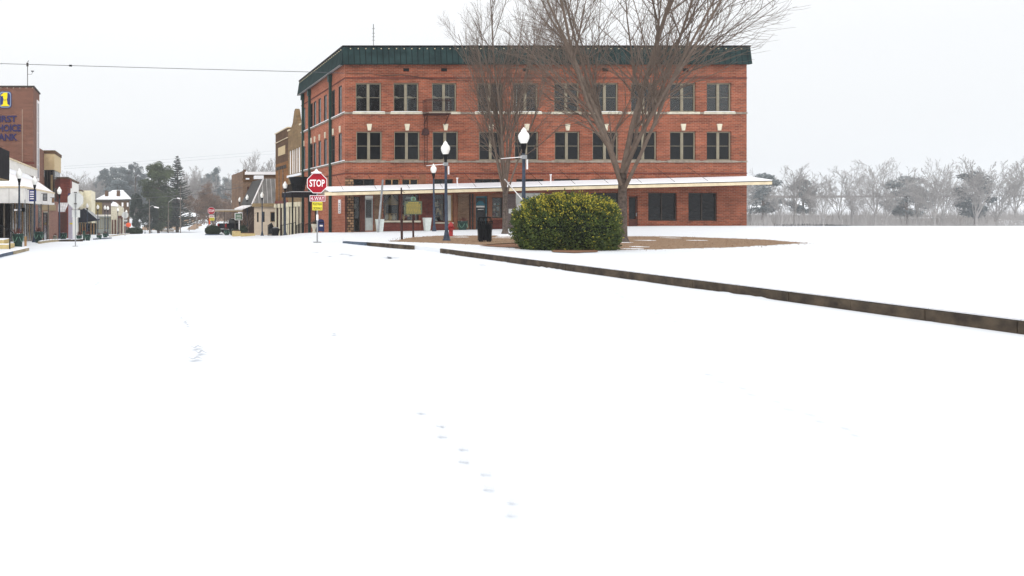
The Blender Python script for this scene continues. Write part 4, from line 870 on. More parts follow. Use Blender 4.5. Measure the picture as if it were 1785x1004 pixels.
# mid-left buildings
Yr = 118.0
rb = thing('crimson_shop', (PX(118, Yr), Yr, ground(-10, Yr)), 'small crimson brick shop with a white side wall left of the street', 'building')
X1 = PX(118, Yr); zt = PZ(311.5, Yr)
m = M().use('crimson_brick'); m.box(-24, X1, Yr, 123, -3.2, zt); m.box(X1 + .003, X1 + .35, Yr - .15, 121.5, PZ(327, Yr), zt - .1); m.use('white_stucco').box(-24, X1 - .03, 123.02, 140.5, -3.2, zt - .1); m.build('wall', rb)
B('coping', 'umber_brick', rb, (-24, X1 + .1, Yr - .1, 140.6, zt + .003, zt + .25))
m = M().use('white_stripe_canvas'); xa2, xb2 = PX(100, 116), PX(118, 116); m.faces([(xa2, 115.2, PZ(368, 116)), (xb2 - .3, 115.2, PZ(368, 116)), (xb2, Yr - .02, PZ(353, 116)), (xa2, Yr - .02, PZ(353, 116)), (xa2, 115.3, PZ(369.5, 116)), (xb2 - .3, 115.3, PZ(369.5, 116))], [(0, 1, 2, 3), (0, 4, 5, 1)]); m.build('awning', rb)
B('door', 'dark_wood', rb, (PX(103, Yr), PX(113, Yr), Yr - .06, Yr - .003, -3, PZ(371, Yr)), (PX(114, Yr), PX(116, Yr), Yr - .06, Yr - .003, -3, PZ(371, Yr)))
wp = M().use('lavender_paint').box(PX(119.2, 112), PX(126, 112), 112, 112.5, -3, PZ(353, 112)); wp.use('bank_blue').box(PX(119, 112), PX(126.2, 112), 111.95, 112.6, PZ(353, 112) + .003, PZ(337, 112)); wp.use('sign_yellow').box(PX(121.5, 112), PX(126.5, 112), 111.93, 111.99, PZ(391, 112), PZ(388.5, 112))
one(wp, 'porch_column', (PX(122, 112), 112, ground(-9.5, 112)), 'pale lavender column with a small yellow sticker by the crimson shop', 'column')
cb = thing('cream_shop', (PX(150, 142), 142, ground(-9, 142)), 'cream rendered shop behind the back of the big stop sign', 'building')
X1 = PX(141, 142); m = M().use('cream_stucco'); m.box(-24, X1, 141, 162, -3.8, PZ(333, 142)); m.box(X1 - 1.6, X1 + 1.5, 148, 162.01, -3.8, PZ(332, 148)); m.build('wall', cb)
B('coping', 'umber_brick', cb, (-24, X1 + .1, 140.9, 147.9, PZ(332.9, 142), PZ(331, 142)))
m = M().use('black_canvas'); m.prism([(PX(137, 139), PZ(388, 139)), (PX(152, 139), PZ(388, 139)), (PX(152, 139), PZ(380, 139)), (PX(143, 139), PZ(365, 139)), (PX(137, 139), PZ(365, 139))], 'y', 138.9, 139.2)
m.prism([(PX(151, 139), PZ(387, 139)), (PX(169, 139), PZ(385, 139)), (PX(169, 139), PZ(382, 139)), (PX(146, 139), PZ(363, 139)), (PX(143, 139), PZ(365, 139))], 'y', 139.3, 150) ; m.use('galvanised').faces([(PX(169, 139), 139.1, PZ(381.8, 139)), (PX(169, 139), 150, PZ(381.8, 139)), (PX(146, 139), 150, PZ(362.5, 139)), (PX(146, 139), 139.1, PZ(362.5, 139))], [(0, 1, 2, 3)]); m.build('awning', cb)
m = M().use('light_wood')
for x in (139, 143.5, 148, 158, 163): m.box(PX(x, 141), PX(x + 1.6, 141), 140.6, 140.9, -3.4, PZ(388, 141))
m.build('post', cb)
B('shop_window', 'dark_glass', cb, (PX(137, 141), PX(168, 141), 141.0 - .06, 140.995, -3.2, PZ(389, 141)))
Ys = 165.0
ysb = thing('siding_shop', (PX(175, Ys), Ys, ground(-7, Ys)), 'low shop with olive siding over a snowy canopy in the left distance', 'building')
m = M().use('olive_siding'); m.box(PX(157, Ys), PX(178, Ys), Ys, Ys + 14, PZ(374, Ys), PZ(352.5, Ys)); m.use('grey_brick').box(PX(178, Ys) + .003, PX(193, Ys), Ys, Ys + 14, PZ(374, Ys), PZ(352.5, Ys)); m.use('pale_grey_paint').box(PX(157, Ys), PX(193, Ys), Ys + .2, Ys + 14, -4, PZ(374.1, Ys)); m.build('wall', ysb)
B('roof_edge', 'dark_frame', ysb, (PX(156, Ys), PX(194, Ys), Ys - .2, Ys + 14, PZ(352.4, Ys), PZ(349.5, Ys)))
B('canopy', 'sign_white', ysb, (PX(164, Ys), PX(195, Ys), Ys - 1.6, Ys - .01, PZ(377, Ys), PZ(374, Ys)))
for a, b in ((161, 169), (171, 180), (182, 190)): window(ysb, 'x', Ys + .2, PX(a, Ys), PX(b, Ys), PZ(399, Ys), PZ(380, Ys), -.002, frame='khaki_panel', glass='blue_glass', mull=(.5,), rails=(), fw=.1, mw=.08)
gw = thing('white_gable_shop', (PX(203, 162), 162, ground(-4, 162)), 'narrow shop with a stepped white gable in the left distance', 'building')
m = M().use('stone_trim'); m.prism([(PX(193.5, 162), -4), (PX(214, 162), -4), (PX(214, 162), PZ(362, 162)), (PX(206, 162), PZ(358, 162)), (PX(202, 162), PZ(353, 162)), (PX(197, 162), PZ(352, 162)), (PX(193.5, 162), PZ(356, 162))], 'y', 162, 176); m.build('wall', gw)
m = M().use('snow_cap'); m.prism([(PX(193.5, 162), PZ(359, 162)), (PX(206, 162), PZ(360, 162)), (PX(206, 162), PZ(357.5, 162)), (PX(202, 162), PZ(352.5, 162)), (PX(197, 162), PZ(351.5, 162)), (PX(193.5, 162), PZ(355.5, 162))], 'y', 161.8, 161.99); m.build('gable_trim', gw)
B('door', 'dark_wood', gw, (PX(195, 162), PX(197.5, 162), 161.9, 161.99, -4, PZ(383, 162)), (PX(199.5, 162), PX(202.5, 162), 161.9, 161.99, -4, PZ(383, 162)))
B('porch_post', 'dark_wood', gw, (PX(206.5, 162), PX(208, 162), 161.6, 161.9, -4, PZ(380, 162)), (PX(211, 162), PX(213.5, 162), 161.6, 161.9, -4, PZ(380, 162)), (PX(217, 162), PX(219, 162), 161.6, 161.9, -4, PZ(380, 162)), (PX(206, 162), PX(220, 162), 161.5, 162, PZ(380, 162), PZ(376, 162)))
# house with snowy hip roof
Yh = 230.0
ho = thing('brick_house', (PX(198, Yh), Yh, ground(-7, Yh)), 'red brick house with a snow covered hipped roof and two chimneys', 'house')
a, b = PX(166, Yh), PX(230, Yh); zr0 = PZ(347.5, Yh); zr1 = PZ(330.5, Yh)
m = M().use('umber_brick'); m.box(a + .8, b - .8, Yh + .6, Yh + 10, -6, zr0); m.build('wall', ho)
m = M().use('snow_cap'); c0, c1 = PX(196, Yh), PX(214, Yh); A_ = [(a, Yh, zr0), (b, Yh, zr0), (b, Yh + 10.6, zr0), (a, Yh + 10.6, zr0), (c0, Yh + 5, zr1), (c1, Yh + 5, zr1)]; m.faces(A_, [(0, 1, 5, 4), (1, 2, 5), (2, 3, 4, 5), (3, 0, 4), (0, 3, 2, 1)]); rf = m.build('roof', ho)
for x in (185.5, 206): m = M().use('umber_brick').box(PX(x - 3, Yh), PX(x + 3, Yh), Yh + 1.6, Yh + 2.8, zr0, PZ(331.5 if x > 200 else 332, Yh)); m.build('chimney', rf)
B('eave', 'dark_frame', ho, (a, b, Yh - .05, Yh - .004, zr0 - .35, zr0 - .02))
for x in (178, 190, 200, 212, 221): B('window', 'sign_white', ho, (PX(x, Yh), PX(x + 3, Yh), Yh + .5, Yh + .59, PZ(360, Yh), PZ(353, Yh)))
lb = thing('low_cream_hut', (PX(288, 246), 246, ground(8, 246)), 'low cream block building at the foot of the far hill', 'building')
m = M().use('beige_stucco'); m.box(PX(274, 246), PX(285, 246), 246, 252, -6, PZ(396, 246)); m.box(PX(285.2, 246), PX(303, 246), 246, 252, -6, PZ(400, 246)); m.build('wall', lb)
B('roof', 'snow_cap', lb, (PX(273.5, 246), PX(285.1, 246), 245.8, 252, PZ(395.9, 246), PZ(395, 246)), (PX(285.3, 246), PX(303.5, 246), 245.8, 252, PZ(399.9, 246), PZ(399.2, 246)))
B('window', 'dark_glass', lb, (PX(277, 246), PX(279, 246), 245.9, 245.99, PZ(404, 246), PZ(401, 246)), (PX(281, 246), PX(283, 246), 245.9, 245.99, PZ(404, 246), PZ(401, 246)), (PX(292, 246), PX(294, 246), 245.9, 245.99, PZ(405, 246), PZ(403, 246)))
bn = thing('white_barn', (PX(335, 330), 330, ground(22, 330)), 'small snowy roofed house on the far hill behind the wires', 'house')
m = M().use('umber_brick'); m.box(PX(318, 330), PX(350, 330), 330, 338, -3.5, PZ(378, 330)); m.build('wall', bn)
m = M().use('snow_cap'); m.prism([(329, PZ(377.5, 330)), (339, PZ(377.5, 330)), (334, PZ(370, 330))], 'x', PX(317, 330), PX(352, 330)); m.build('roof', bn)

# ------------------------------------------------------------------ LAMPS
def lamp_proto():
    e = thing('street_lamp', (0, 0, 0), 'x', 'street lamp', 'acorn globe street lamps'); H = 4.86
    m = M().use('blueblack_metal').lathe([(.19, 0), (.19, .06), (.15, .1), (.145, .2), (.11, .3), (.1, .42), (.075, .5)], (0, 0, 0), 14); m.build('base', e)
    m = M().use('blueblack_metal').lathe([(.075, .45), (.075, 1.6), (.06, 3.0), (.055, 3.85)], (0, 0, 0), 12); m.build('pole', e)
    m = M().use('black_metal').lathe([(.06, 3.8), (.07, 3.86), (.06, 3.9), (.1, 4.05), (.115, 4.18), (.12, 4.2)], (0, 0, 0), 14); m.build('fitter', e)
    m = M().use('globe').lathe([(.11, 4.2), (.15, 4.26), (.2, 4.4), (.21, 4.5), (.19, 4.58), (.13, 4.66), (.1, 4.7), (.105, 4.73), (.07, 4.78), (.03, 4.83), (.01, 4.86)], (0, 0, 0), 18); m.build('globe', e)
    return e
LP = lamp_proto()
lamps = [(778.5, 38.9, 0.0, -.012, 'blue grey street lamp with a white acorn globe between the marker and the litter bin'),
         (913, 32.6, 0.0, 0, 'tallest looking street lamp rising behind the big round hedge'),
         (757, 56.6, -.09, -.012, 'shorter looking street lamp close to the brick building beside the tapered white planter'),
         (497, 71.8, None, 0, 'street lamp before the cream shop columns, left of the red stop sign'),
         (457, 88.6, None, 0, 'street lamp in front of the beige wall under the grey metal roof'),
         (431, 98, None, 0, 'street lamp beside the brown plank wall of the grey roofed shop'),
         (418, 108, None, 0, 'street lamp directly above the green street sign'),
         (405.3, 118, None, 0, 'leftmost street lamp of the right hand row, behind the dark pickup'),
         (33.5, 50, None, 0, 'leftmost street lamp in front of the white awning, above the dark planter by the steps'),
         (60, 58.6, None, .004, 'street lamp beside the blue and white hanging sign'),
         (103.5, 71.8, None, 0, 'street lamp before the pink brick pier and crimson shop'),
         (152, 108, None, 0, 'street lamp by the black awning in the left row'),
         (170.5, 113.8, None, 0, 'street lamp in front of the olive siding shop'),
         (183, 122, None, 0, 'left one of the close pair of street lamps by the low shop'),
         (188, 128, None, 0, 'right one of the close pair of street lamps by the low shop'),
         (205.4, 146, None, 0, 'street lamp in front of the narrow white gable shop'),
         (220.3, 160, None, 0, 'street lamp just above the small round sign back on the left'),
         (252.8, 228, None, 0, 'far small street lamp left of the grey pole at the foot of the hill'),
         (264.5, 232, None, 0, 'far small street lamp right of the grey pole at the foot of the hill')]
for i, (x, Y, z, tilt, lab) in enumerate(lamps):
    o = LP if i == 0 else copy_tree(LP)
    X = PX(x, Y); o.location = (X, Y, ground(X, Y) if z is None else z); o.rotation_euler = (0, tilt, 0); o['label'] = lab
    LOBJ = globals().setdefault('LOBJ', []); LOBJ.append(o)
for i in (0, 1, 2):
        o = LOBJ[i]
        ORG[o.name] = Vector((0, 0, 0)); m = M().use('sign_white'); zz = {0: 3.72, 1: 3.65, 2: 3.6}[i]
        if i != 2: m.tube([(-.05, -.02, zz), (-.95, -.05, zz - .07)], .018, 6); m.use('galvanised').box(-.09, .09, -.09, .09, zz - .08, zz + .08); m.use('sign_white').box(.1, .16, -.03, .03, zz - .5, zz - .1)
        if i == 1: m.tube([(-.05, -.02, 1.9), (-.8, -.05, 2.75)], .02, 6)
        if i != 2: m.build('banner_arm', o)

# ------------------------------------------------------------------ SIGNS
def octo(r): return [(r * cos(pi / 8 + k * pi / 4) / cos(pi / 8), r * sin(pi / 8 + k * pi / 4) / cos(pi / 8)) for k in range(8)]
def stop_sign(X, Y, zg, r, zc, label, plates=True, face=-1, grp=None, xo=0.0):
    e = thing('stop_sign', (X, Y, zg), label, 'stop sign', grp)
    m = M().use('galvanised').tube([(X, Y, zg - .1), (X, Y, zc + r * .8)], .035, 6); m.box(X - .16, X + .16, Y - .16, Y + .16, zg - .05, zg + .03); m.build('post', e)
    X2 = X + xo; f = Y - .05 if face < 0 else Y + .05; d = -1 if face < 0 else 1
    m = M().use('sign_back'); m.prism([(X2 + a, zc + b) for a, b in octo(r)], 'y', f, f + .01); m.use('sign_white').prism([(X2 + a, zc + b) for a, b in octo(r * .995)], 'y', f + d * .004 + (-.004 if d < 0 else .01), f + d * .004 + (0 if d < 0 else .014)); pn = m.build('panel', e)
    m = M().use('sign_red'); q = f + (-.012 if d < 0 else .018); m.prism([(X2 + a, zc + b) for a, b in octo(r * .94)], 'y', q, q + .003); m.build('red_field', pn)
    m = M().use('sign_white'); text_on(m, 'STOP', 'x', q, X2 - r * .76, X2 + r * .76, zc - r * .36, zc + r * .36, .006 if d < 0 else -.01, flip=(d > 0), bold=.02); m.build('lettering', pn)
    return e, f
XS, YS = PX(553, 38.2), 38.2
e, f = stop_sign(XS, YS, -.04, .475, PZ(319.3, YS), 'large red stop sign with 4-way and yellow crosswalk plates before the brick building', xo=-.02)
def plate(e, f, x0, x1, y0, y1, mt, ink, lines, Y, rim='sign_white'):
    m = M().use(rim).box(PX(x0, Y), PX(x1, Y), f - .004, f + .01, PZ(y1, Y), PZ(y0, Y)); m.use(mt).box(PX(x0 + .8, Y), PX(x1 - .8, Y), f - .008, f - .0045, PZ(y1 - .8, Y), PZ(y0 + .8, Y)); p = m.build('plate', e)
    n = len(lines)
    for k, (t, w) in enumerate(lines):
        m = M().use(ink); bo = .0 if t[0] == '4' else .01; hh = (y1 - y0) / n; ya = y0 + hh * k + hh * .2; cx = (x0 + x1) / 2; hw = (x1 - x0) / 2 * w
        text_on(m, t, 'x', f - .008, PX(cx - hw, Y), PX(cx + hw, Y), PZ(ya + hh * .64, Y), PZ(ya, Y), .006, bold=bo); m.build('lettering', p)
plate(e, f, 539.5, 566.5, 340.5, 351, 'sign_maroon', 'sign_white', [('4-WAY', .86)], YS)
plate(e, f, 544, 561.5, 352, 366.5, 'sign_yellow', 'sign_ink', [('PEDESTRIAN', .88), ('CROSSWALK', .88)], YS, 'sign_yellow')
B('sticker', 'sign_white', e, (PX(551, YS), PX(554.5, YS), YS - .045, YS - .037, PZ(384, YS), PZ(374, YS)))
one(M().use('snow_cap').lathe([(.26, 0), (.25, .04), (.15, .07), (.09, .1), (.05, .17), (.01, .21)], (PX(551.3, YS), YS - .02, PZ(319.3, YS) + .475), 12), 'snow_heap', (PX(551, YS), YS, PZ(319.3, YS) + .475), 'small pointed heap of snow on top of the big red stop sign', 'snow')
X3, Y3 = PX(131.5, 48), 48
e, f = stop_sign(X3, Y3, ground(X3, Y3), .47, PZ(348.5, Y3), 'grey back of a large stop sign on the left side of the street', face=1)
B('brace', 'dark_frame', e, (X3 - .25, X3 + .25, Y3 - .02, Y3 - .005, PZ(365, Y3), PZ(364, Y3)), (X3 - .09, X3 + .09, Y3 - .05, Y3 - .036, PZ(336, Y3), PZ(334.5, Y3)), (X3 - .09, X3 + .09, Y3 - .05, Y3 - .036, PZ(356, Y3), PZ(354.5, Y3)))
B('plate', 'sign_back', e, (X3 - .22, X3 + .27, Y3 + .05, Y3 + .06, PZ(379, Y3), PZ(366, Y3)))
X4, Y4 = PX(218, 125), 125
e, f = stop_sign(X4, Y4, ground(X4, Y4), .52, PZ(375, Y4), 'small distant grey back of a stop sign by the far left kerb', face=1)
B('plate', 'sign_back', e, (X4 - .35, X4 + .35, Y4 + .06, Y4 + .07, PZ(386, Y4), PZ(383, Y4)), (X4 - .12, X4 + .12, Y4 + .06, Y4 + .07, PZ(394, Y4), PZ(391, Y4)))
X5, Y5 = PX(368.3, 105), 105
e, f = stop_sign(X5, Y5, ground(X5, Y5), .47, PZ(367.5, Y5), 'distant red stop sign above the round bush at the centre')
plate(e, f, 364, 373, 375.2, 379, 'sign_maroon', 'sign_white', [('4-WAY', .8)], Y5); plate(e, f, 365.5, 373.5, 379, 384.5, 'sign_yellow', 'sign_ink', [('PEDESTRIAN', .8), ('CROSSWALK', .8)], Y5, 'sign_yellow')
m = M().use('wood_frame'); m.tube([(PX(362.5, 106), 106, PZ(377, 106)), (PX(366, 106), 106, ground(9.5, 106))], .07, 6); m.use('orange_sign').box(PX(364, 106), PX(366.5, 106), 105.9, 106.0, PZ(391, 106), PZ(381, 106)); one(m, 'marker_stake', (PX(366, 106), 106, ground(9.5, 106)), 'leaning orange brown stake beside the distant red stop sign', 'stake')
# green street sign
gs = thing('street_sign', (PX(417, 96), 96, ground(12, 96)), 'green street name sign on a white post before the carport', 'sign')
B('post', 'sign_white', gs, (PX(416, 96), PX(417.8, 96), 95.95, 96.05, ground(12, 96), PZ(383, 96))); m = M().use('sign_white').box(PX(409, 96), PX(423, 96), 95.85, 95.93, PZ(383.6, 96), PZ(371.3, 96)); m.build('rim', gs)
m = M().use('street_sign_green').box(PX(410, 96), PX(422, 96), 95.83, 95.847, PZ(382.7, 96), PZ(372.2, 96)); m.build('panel', gs); m = M().use('sign_white')
for k in range(3): m.box(PX(412, 96), PX(420, 96), 95.822, 95.829, PZ(375.5 + 2.6 * k, 96), PZ(374.8 + 2.6 * k, 96))
m.build('lettering', gs); B('snow_cap', 'snow_cap', gs, (PX(415, 96), PX(423, 96), 95.8, 95.97, PZ(371.2, 96), PZ(369.5, 96)))
m = M().use('orange_sign').lathe([(.02, -.45), (.45, -.3), (.5, 0), (.45, .3), (.02, .45)], (PX(224, 150), 150, PZ(392, 150)), 10); m.use('black_metal').tube([(PX(224, 150), 150, -3.6), (PX(224, 150), 150, PZ(396, 150))], .05, 5)
one(m, 'orange_sign', (PX(224, 150), 150, -3.4), 'round orange sign on a short stand beside the dark bush on the left', 'sign')
# historical marker
Yk = 43.75; hm = thing('historical_marker', (PX(719.5, Yk), Yk, 0), 'grey green historical marker with rows of gold lettering on a dark post', 'marker')
m = M().use('rust_iron').tube([(PX(720.5, Yk), Yk, -.05), (PX(720, Yk), Yk, PZ(374, Yk))], .055, 8); m.build('post', hm)
m = M().use('marker_green').prism([(PX(705.5, Yk), PZ(374, Yk)), (PX(734, Yk), PZ(374, Yk)), (PX(735.5, Yk), PZ(372, Yk)), (PX(735, Yk), PZ(351, Yk)), (PX(728, Yk), PZ(350.4, Yk)), (PX(720.5, Yk), PZ(349, Yk)), (PX(713, Yk), PZ(350.4, Yk)), (PX(706, Yk), PZ(351, Yk)), (PX(704.5, Yk), PZ(372, Yk))], 'y', Yk - .04, Yk + .04); pn = m.build('plaque', hm)
m = M().use('marker_gold'); rr = random.Random(5)
for k in range(9):
    x = 708 if k else 711
    while x < (732 if k else 729):
        w = rr.uniform(1.4, 3.6); m.box(PX(x, Yk), PX(min(x + w, 733), Yk), Yk - .046, Yk - .041, PZ(354.4 + k * 2.2, Yk), PZ(353.1 + k * 2.2 - (.5 if k == 0 else 0), Yk)); x += w + .7
m.build('lettering', pn)
m = M().use('planter_swag').lathe([(.13, -.02), (.13, .02)], (0, 0, 0), 14); mm = M().use('planter_swag'); mm.prism([(PX(720.5, Yk) + .13 * cos(t * pi / 8), PZ(347, Yk) + .13 * sin(t * pi / 8)) for t in range(16)], 'y', Yk - .03, Yk + .03); mm.use('marker_green').prism([(PX(720.5, Yk) + .08 * cos(t * pi / 8), PZ(347, Yk) + .08 * sin(t * pi / 8)) for t in range(16)], 'y', Yk - .036, Yk - .031); mm.build('seal', hm)
# brown pole
m = M().use('rust_iron'); Yq = 40.4; m.tube([(PX(701, Yq), Yq, -.05), (PX(699.5, Yq), Yq, PZ(327, Yq))], .035, 6); m.tube([(PX(700.5, Yq), Yq, 0), (PX(700, Yq), Yq, PZ(381, Yq))], .06, 6); m.tube([(PX(700, Yq), Yq - .02, PZ(331, Yq)), (PX(703, Yq), Yq - .02, PZ(335, Yq)), (PX(706, Yq), Yq - .02, PZ(336, Yq))], .012, 5)
one(m, 'metal_pole', (PX(700.5, Yq), Yq, 0), 'thin rusty brown pole left of the historical marker', 'pole')
m = M().use('galvanised'); m.tube([(PX(659, 56.3), 56.3, -.15), (PX(667.4, 56.3), 56.3, PZ(313, 56.3))], [.075, .075], 8); one(m, 'leaning_pole', (PX(659, 56.3), 56.3, -.1), 'pale grey pole leaning right above the tapered planter by the shop door', 'pole')
# planters
def taper_planter(x, w, yt, yb, Y, label, mt='planter_white', plant=None):
    X = PX(x, Y); h = (yb - yt) * Y / F; zb_ = PZ(yb, Y); r = w * Y / F / 2
    e = thing('planter', (X, Y, zb_), label, 'planter')
    m = M().use(mt); a, b = r * .68, r
    m.faces([(X - a, Y - a, zb_ - .05), (X + a, Y - a, zb_ - .05), (X + a, Y + a, zb_ - .05), (X - a, Y + a, zb_ - .05), (X - b, Y - b, zb_ + h), (X + b, Y - b, zb_ + h), (X + b, Y + b, zb_ + h), (X - b, Y + b, zb_ + h)], [(0, 3, 2, 1), (4, 5, 6, 7), (0, 1, 5, 4), (1, 2, 6, 5), (2, 3, 7, 6), (3, 0, 4, 7)]); m.build('pot', e)
    if plant:
        m = M().use(plant); rr = random.Random(int(x))
        for k in range(70):
            t = rr.uniform(0, 6.28); q = rr.uniform(0, 1); L_ = rr.uniform(.3, .8) * (.95 if w < 14 else .7); m.tube([(X + cos(t) * r * .3 * q, Y + sin(t) * r * .3 * q, zb_ + h), (X + cos(t) * r * q * .9, Y + sin(t) * r * q * .9, zb_ + h + L_)], [.012, .004], 3)
        m.build('plant', e)
taper_planter(662, 12.3, 382, 404.5, 57.2, 'tall tapered white planter at the foot of the leaning pole')
taper_planter(744.5, 12, 379.5, 401, 57.6, 'tall tapered white planter with a dry reddish plant beside the brick pier', plant='dead_plant')
def round_planter(X, Y, zg, r, h, label, mt='planter_green', plant='dead_plant', pl=.35, seed=1):
    e = thing('planter', (X, Y, zg), label, 'planter', 'dark round planters')
    m = M().use(mt).lathe([(r * .68, 0), (r * .7, h * .08), (r * .78, h * .5), (r * .92, h * .85), (r, h * .88), (r, h), (r * .86, h)], (X, Y, zg), 18); m.build('pot', e)
    m = M().use('planter_swag')
    for k in range(4):
        t0 = k * pi / 2 + pi / 4 + .2; m.tube([(X + r * .93 * cos(t0 + a), Y + r * .93 * sin(t0 + a), zg + h * (.78 - .38 * sin((a + .6) / 1.2 * pi))) for a in [-.6 + .12 * j for j in range(11)]], r * .045, 5)
    m.build('swag', e)
    m = M().use(plant); rr = random.Random(seed)
    for k in range(60):
        t = rr.uniform(0, 6.28); q = rr.random(); m.tube([(X + cos(t) * r * .5 * q, Y + sin(t) * r * .5 * q, zg + h * .95), (X + cos(t) * r * q * 1.0, Y + sin(t) * r * q, zg + h + pl * rr.uniform(.3, 1))], [.015, .005], 3)
    m.use('snow_cap').lathe([(r * .8, 0), (r * .5, .05), (.02, .07)], (X, Y, zg + h * .93), 12); m.build('plant', e); return e
def rp(x, Y, r, h, label, seed, zg=None, **k):
    X = PX(x, Y); round_planter(X, Y, ground(X, Y) if zg is None else zg, r, h, label, seed=seed, **k)
rp(31.5, 45.5, .33, .76, 'dark green round planter with a swag right of the sandstone steps', 1, -.6)
rp(67.5, 57, .34, .8, 'dark green round planter right beside the second big lamp on the left', 2)
rp(110, 72.5, .38, .72, 'dark green round planter right of the lamp before the crimson shop', 3)
rp(96, 71, .2, .5, 'small grey pot left of the lamp before the crimson shop', 13, mt='weathered_trim', pl=.2)
rp(138, 68, .26, .5, 'low dark planter right of the big grey sign back', 4)
rp(153, 76, .3, .6, 'dark planter at the foot of the black awning lamp', 5)
rp(146.5, 80, .15, 1.0, 'narrow dark pot between two planters left of the black awning lamp', 6)
rp(173, 100, .36, .55, 'dark low planter right of the lamp by the olive siding shop', 7)
rp(183.5, 112, .38, .75, 'dark planter under the close pair of lamps', 8)
rp(395.5, 100, .38, .72, 'dark bowl planter right of the round bush in the far centre', 9)
rp(806.5, 57.8, .36, .75, 'dark green planter with a pale swag left of the teal door', 10, -.05)
# stone planter boxes with small bare tree
def stone_box(x0, x1, y0, y1, Y, label):
    e = thing('planter_box', (PX((x0 + x1) / 2, Y), Y, ground(PX(x0, Y), Y)), label, 'planter box')
    B('box', 'sandstone', e, (PX(x0, Y), PX(x1, Y), Y, Y + 1.2, ground(13, Y) - .3, PZ(y0, Y))); B('soil', 'pine_straw', e, (PX(x0, Y) + .1, PX(x1, Y) - .1, Y + .1, Y + 1.1, PZ(y0, Y) + .003, PZ(y0, Y) + .05)); return e
stone_box(406.5, 419.5, 403, 412, 92, 'square sandstone planter box under the green street sign')
stone_box(421.5, 445, 407, 412.5, 89.5, 'long low brown sandstone planter box left of the lamp by the beige wall')
# urn, mailbox, bin, hydrant
Yu = 61; X = PX(547.5, Yu); e = thing('urn_planter', (X, Yu, PZ(407, Yu)), 'weathered white urn planter left of the blue mailbox', 'urn')
M().use('stone_trim').lathe([(.17, 0), (.15, .1), (.09, .2), (.12, .35), (.2, .55), (.22, .7), (.24, .72), (.2, .72)], (X, Yu, PZ(407, Yu)), 14).build('urn', e)
m = M().use('magnolia_leaf'); rr = random.Random(3)
for k in range(160):
    t = rr.uniform(0, 6.28); q = rr.random() * .24; z = PZ(407, Yu) + .72 + rr.random() * .3; c = Vector((X + cos(t) * q, Yu + sin(t) * q, z)); d = Vector((rr.uniform(-1, 1), rr.uniform(-1, 1), rr.uniform(-1, 1))) * .06; u = Vector((rr.uniform(-1, 1), rr.uniform(-1, 1), rr.uniform(-1, 1))) * .05; m.poly([c, c + d, c + d + u])
m.build('plant', e)
Yx = 62; e = thing('mailbox', (PX(560, Yx), Yx, PZ(406, Yx)), 'dark blue street mailbox against the brick side wall', 'mailbox')
zb_ = PZ(406, Yx); xa_, xb_ = PX(554.5, Yx), PX(565.3, Yx); prof = [(xa_, zb_ + .12), (xb_, zb_ + .12), (xb_, zb_ + .85)] + [((xa_ + xb_) / 2 + (xb_ - xa_) / 2 * cos(t * pi / 8), zb_ + .85 + .22 * sin(t * pi / 8)) for t in range(1, 8)] + [(xa_, zb_ + .85)]
M().use('mailbox_blue').prism(prof, 'y', Yx, Yx + .5).build('body', e); B('chute', 'black_metal', e, (xa_ + .05, xb_ - .05, Yx - .02, Yx - .003, zb_ + .78, zb_ + .84)); B('label_plate', 'sign_white', e, (xa_ + .12, xb_ - .12, Yx - .015, Yx - .003, zb_ + .5, zb_ + .62))
for X in (xa_ + .04, xb_ - .08): B('leg', 'mailbox_blue', e, (X, X + .04, Yx + .05, Yx + .1, zb_ - .1, zb_ + .12)); B('leg', 'mailbox_blue', e, (X, X + .04, Yx + .4, Yx + .45, zb_ - .1, zb_ + .12))
Yb_ = 37.5; X = PX(845, Yb_); e = thing('litter_bin', (X, Yb_, 0), 'black slatted metal litter bin with a hoop top in the park', 'litter bin')
m = M().use('black_metal'); 
for k in range(22):
    t = 2 * pi * k / 22; a = t - .09; b = t + .09; m.poly([(X + .3 * cos(a), Yb_ + .3 * sin(a), .07), (X + .3 * cos(b), Yb_ + .3 * sin(b), .07), (X + .33 * cos(b), Yb_ + .33 * sin(b), .86), (X + .33 * cos(a), Yb_ + .33 * sin(a), .86)])
    m.poly([(X + .33 * cos(a), Yb_ + .33 * sin(a), .86), (X + .33 * cos(b), Yb_ + .33 * sin(b), .86), (X + .36 * cos(b), Yb_ + .36 * sin(b), .98), (X + .36 * cos(a), Yb_ + .36 * sin(a), .98)])
m.build('slats', e)
m = M().use('black_metal').lathe([(.27, .08), (.28, .84), (.1, .84)], (X, Yb_, 0), 20); m.build('liner', e)
m = M().use('black_metal')
for z, r in ((.1, .31), (.88, .345), (.6, .325)): m.tube([(X + r * cos(k * pi / 12), Yb_ + r * sin(k * pi / 12), z) for k in range(25)], .014, 5)
m.build('hoop', e)
m = M().use('black_metal'); m.tube([(X + .27 * cos(k * pi / 12), Yb_ + .27 * sin(k * pi / 12), 1.16) for k in range(25)], .03, 6)
for t in (.3, 1.35, 2.4, 3.45, 4.5, 5.5): m.tube([(X + .27 * cos(t), Yb_ + .27 * sin(t), 1.16), (X + .33 * cos(t), Yb_ + .33 * sin(t), .94)], .02, 5)
m.build('lid_ring', e)
for t in (.6, 2.2, 3.8, 5.4): m = M().use('black_metal').box(X + .25 * cos(t) - .03, X + .25 * cos(t) + .03, Yb_ + .25 * sin(t) - .03, Yb_ + .25 * sin(t) + .03, 0, .08); m.build('foot', e)
Yh_ = 45.6; X = PX(786, Yh_); e = thing('fire_hydrant', (X, Yh_, 0), 'weathered red fire hydrant right of the lamp post in the park', 'hydrant')
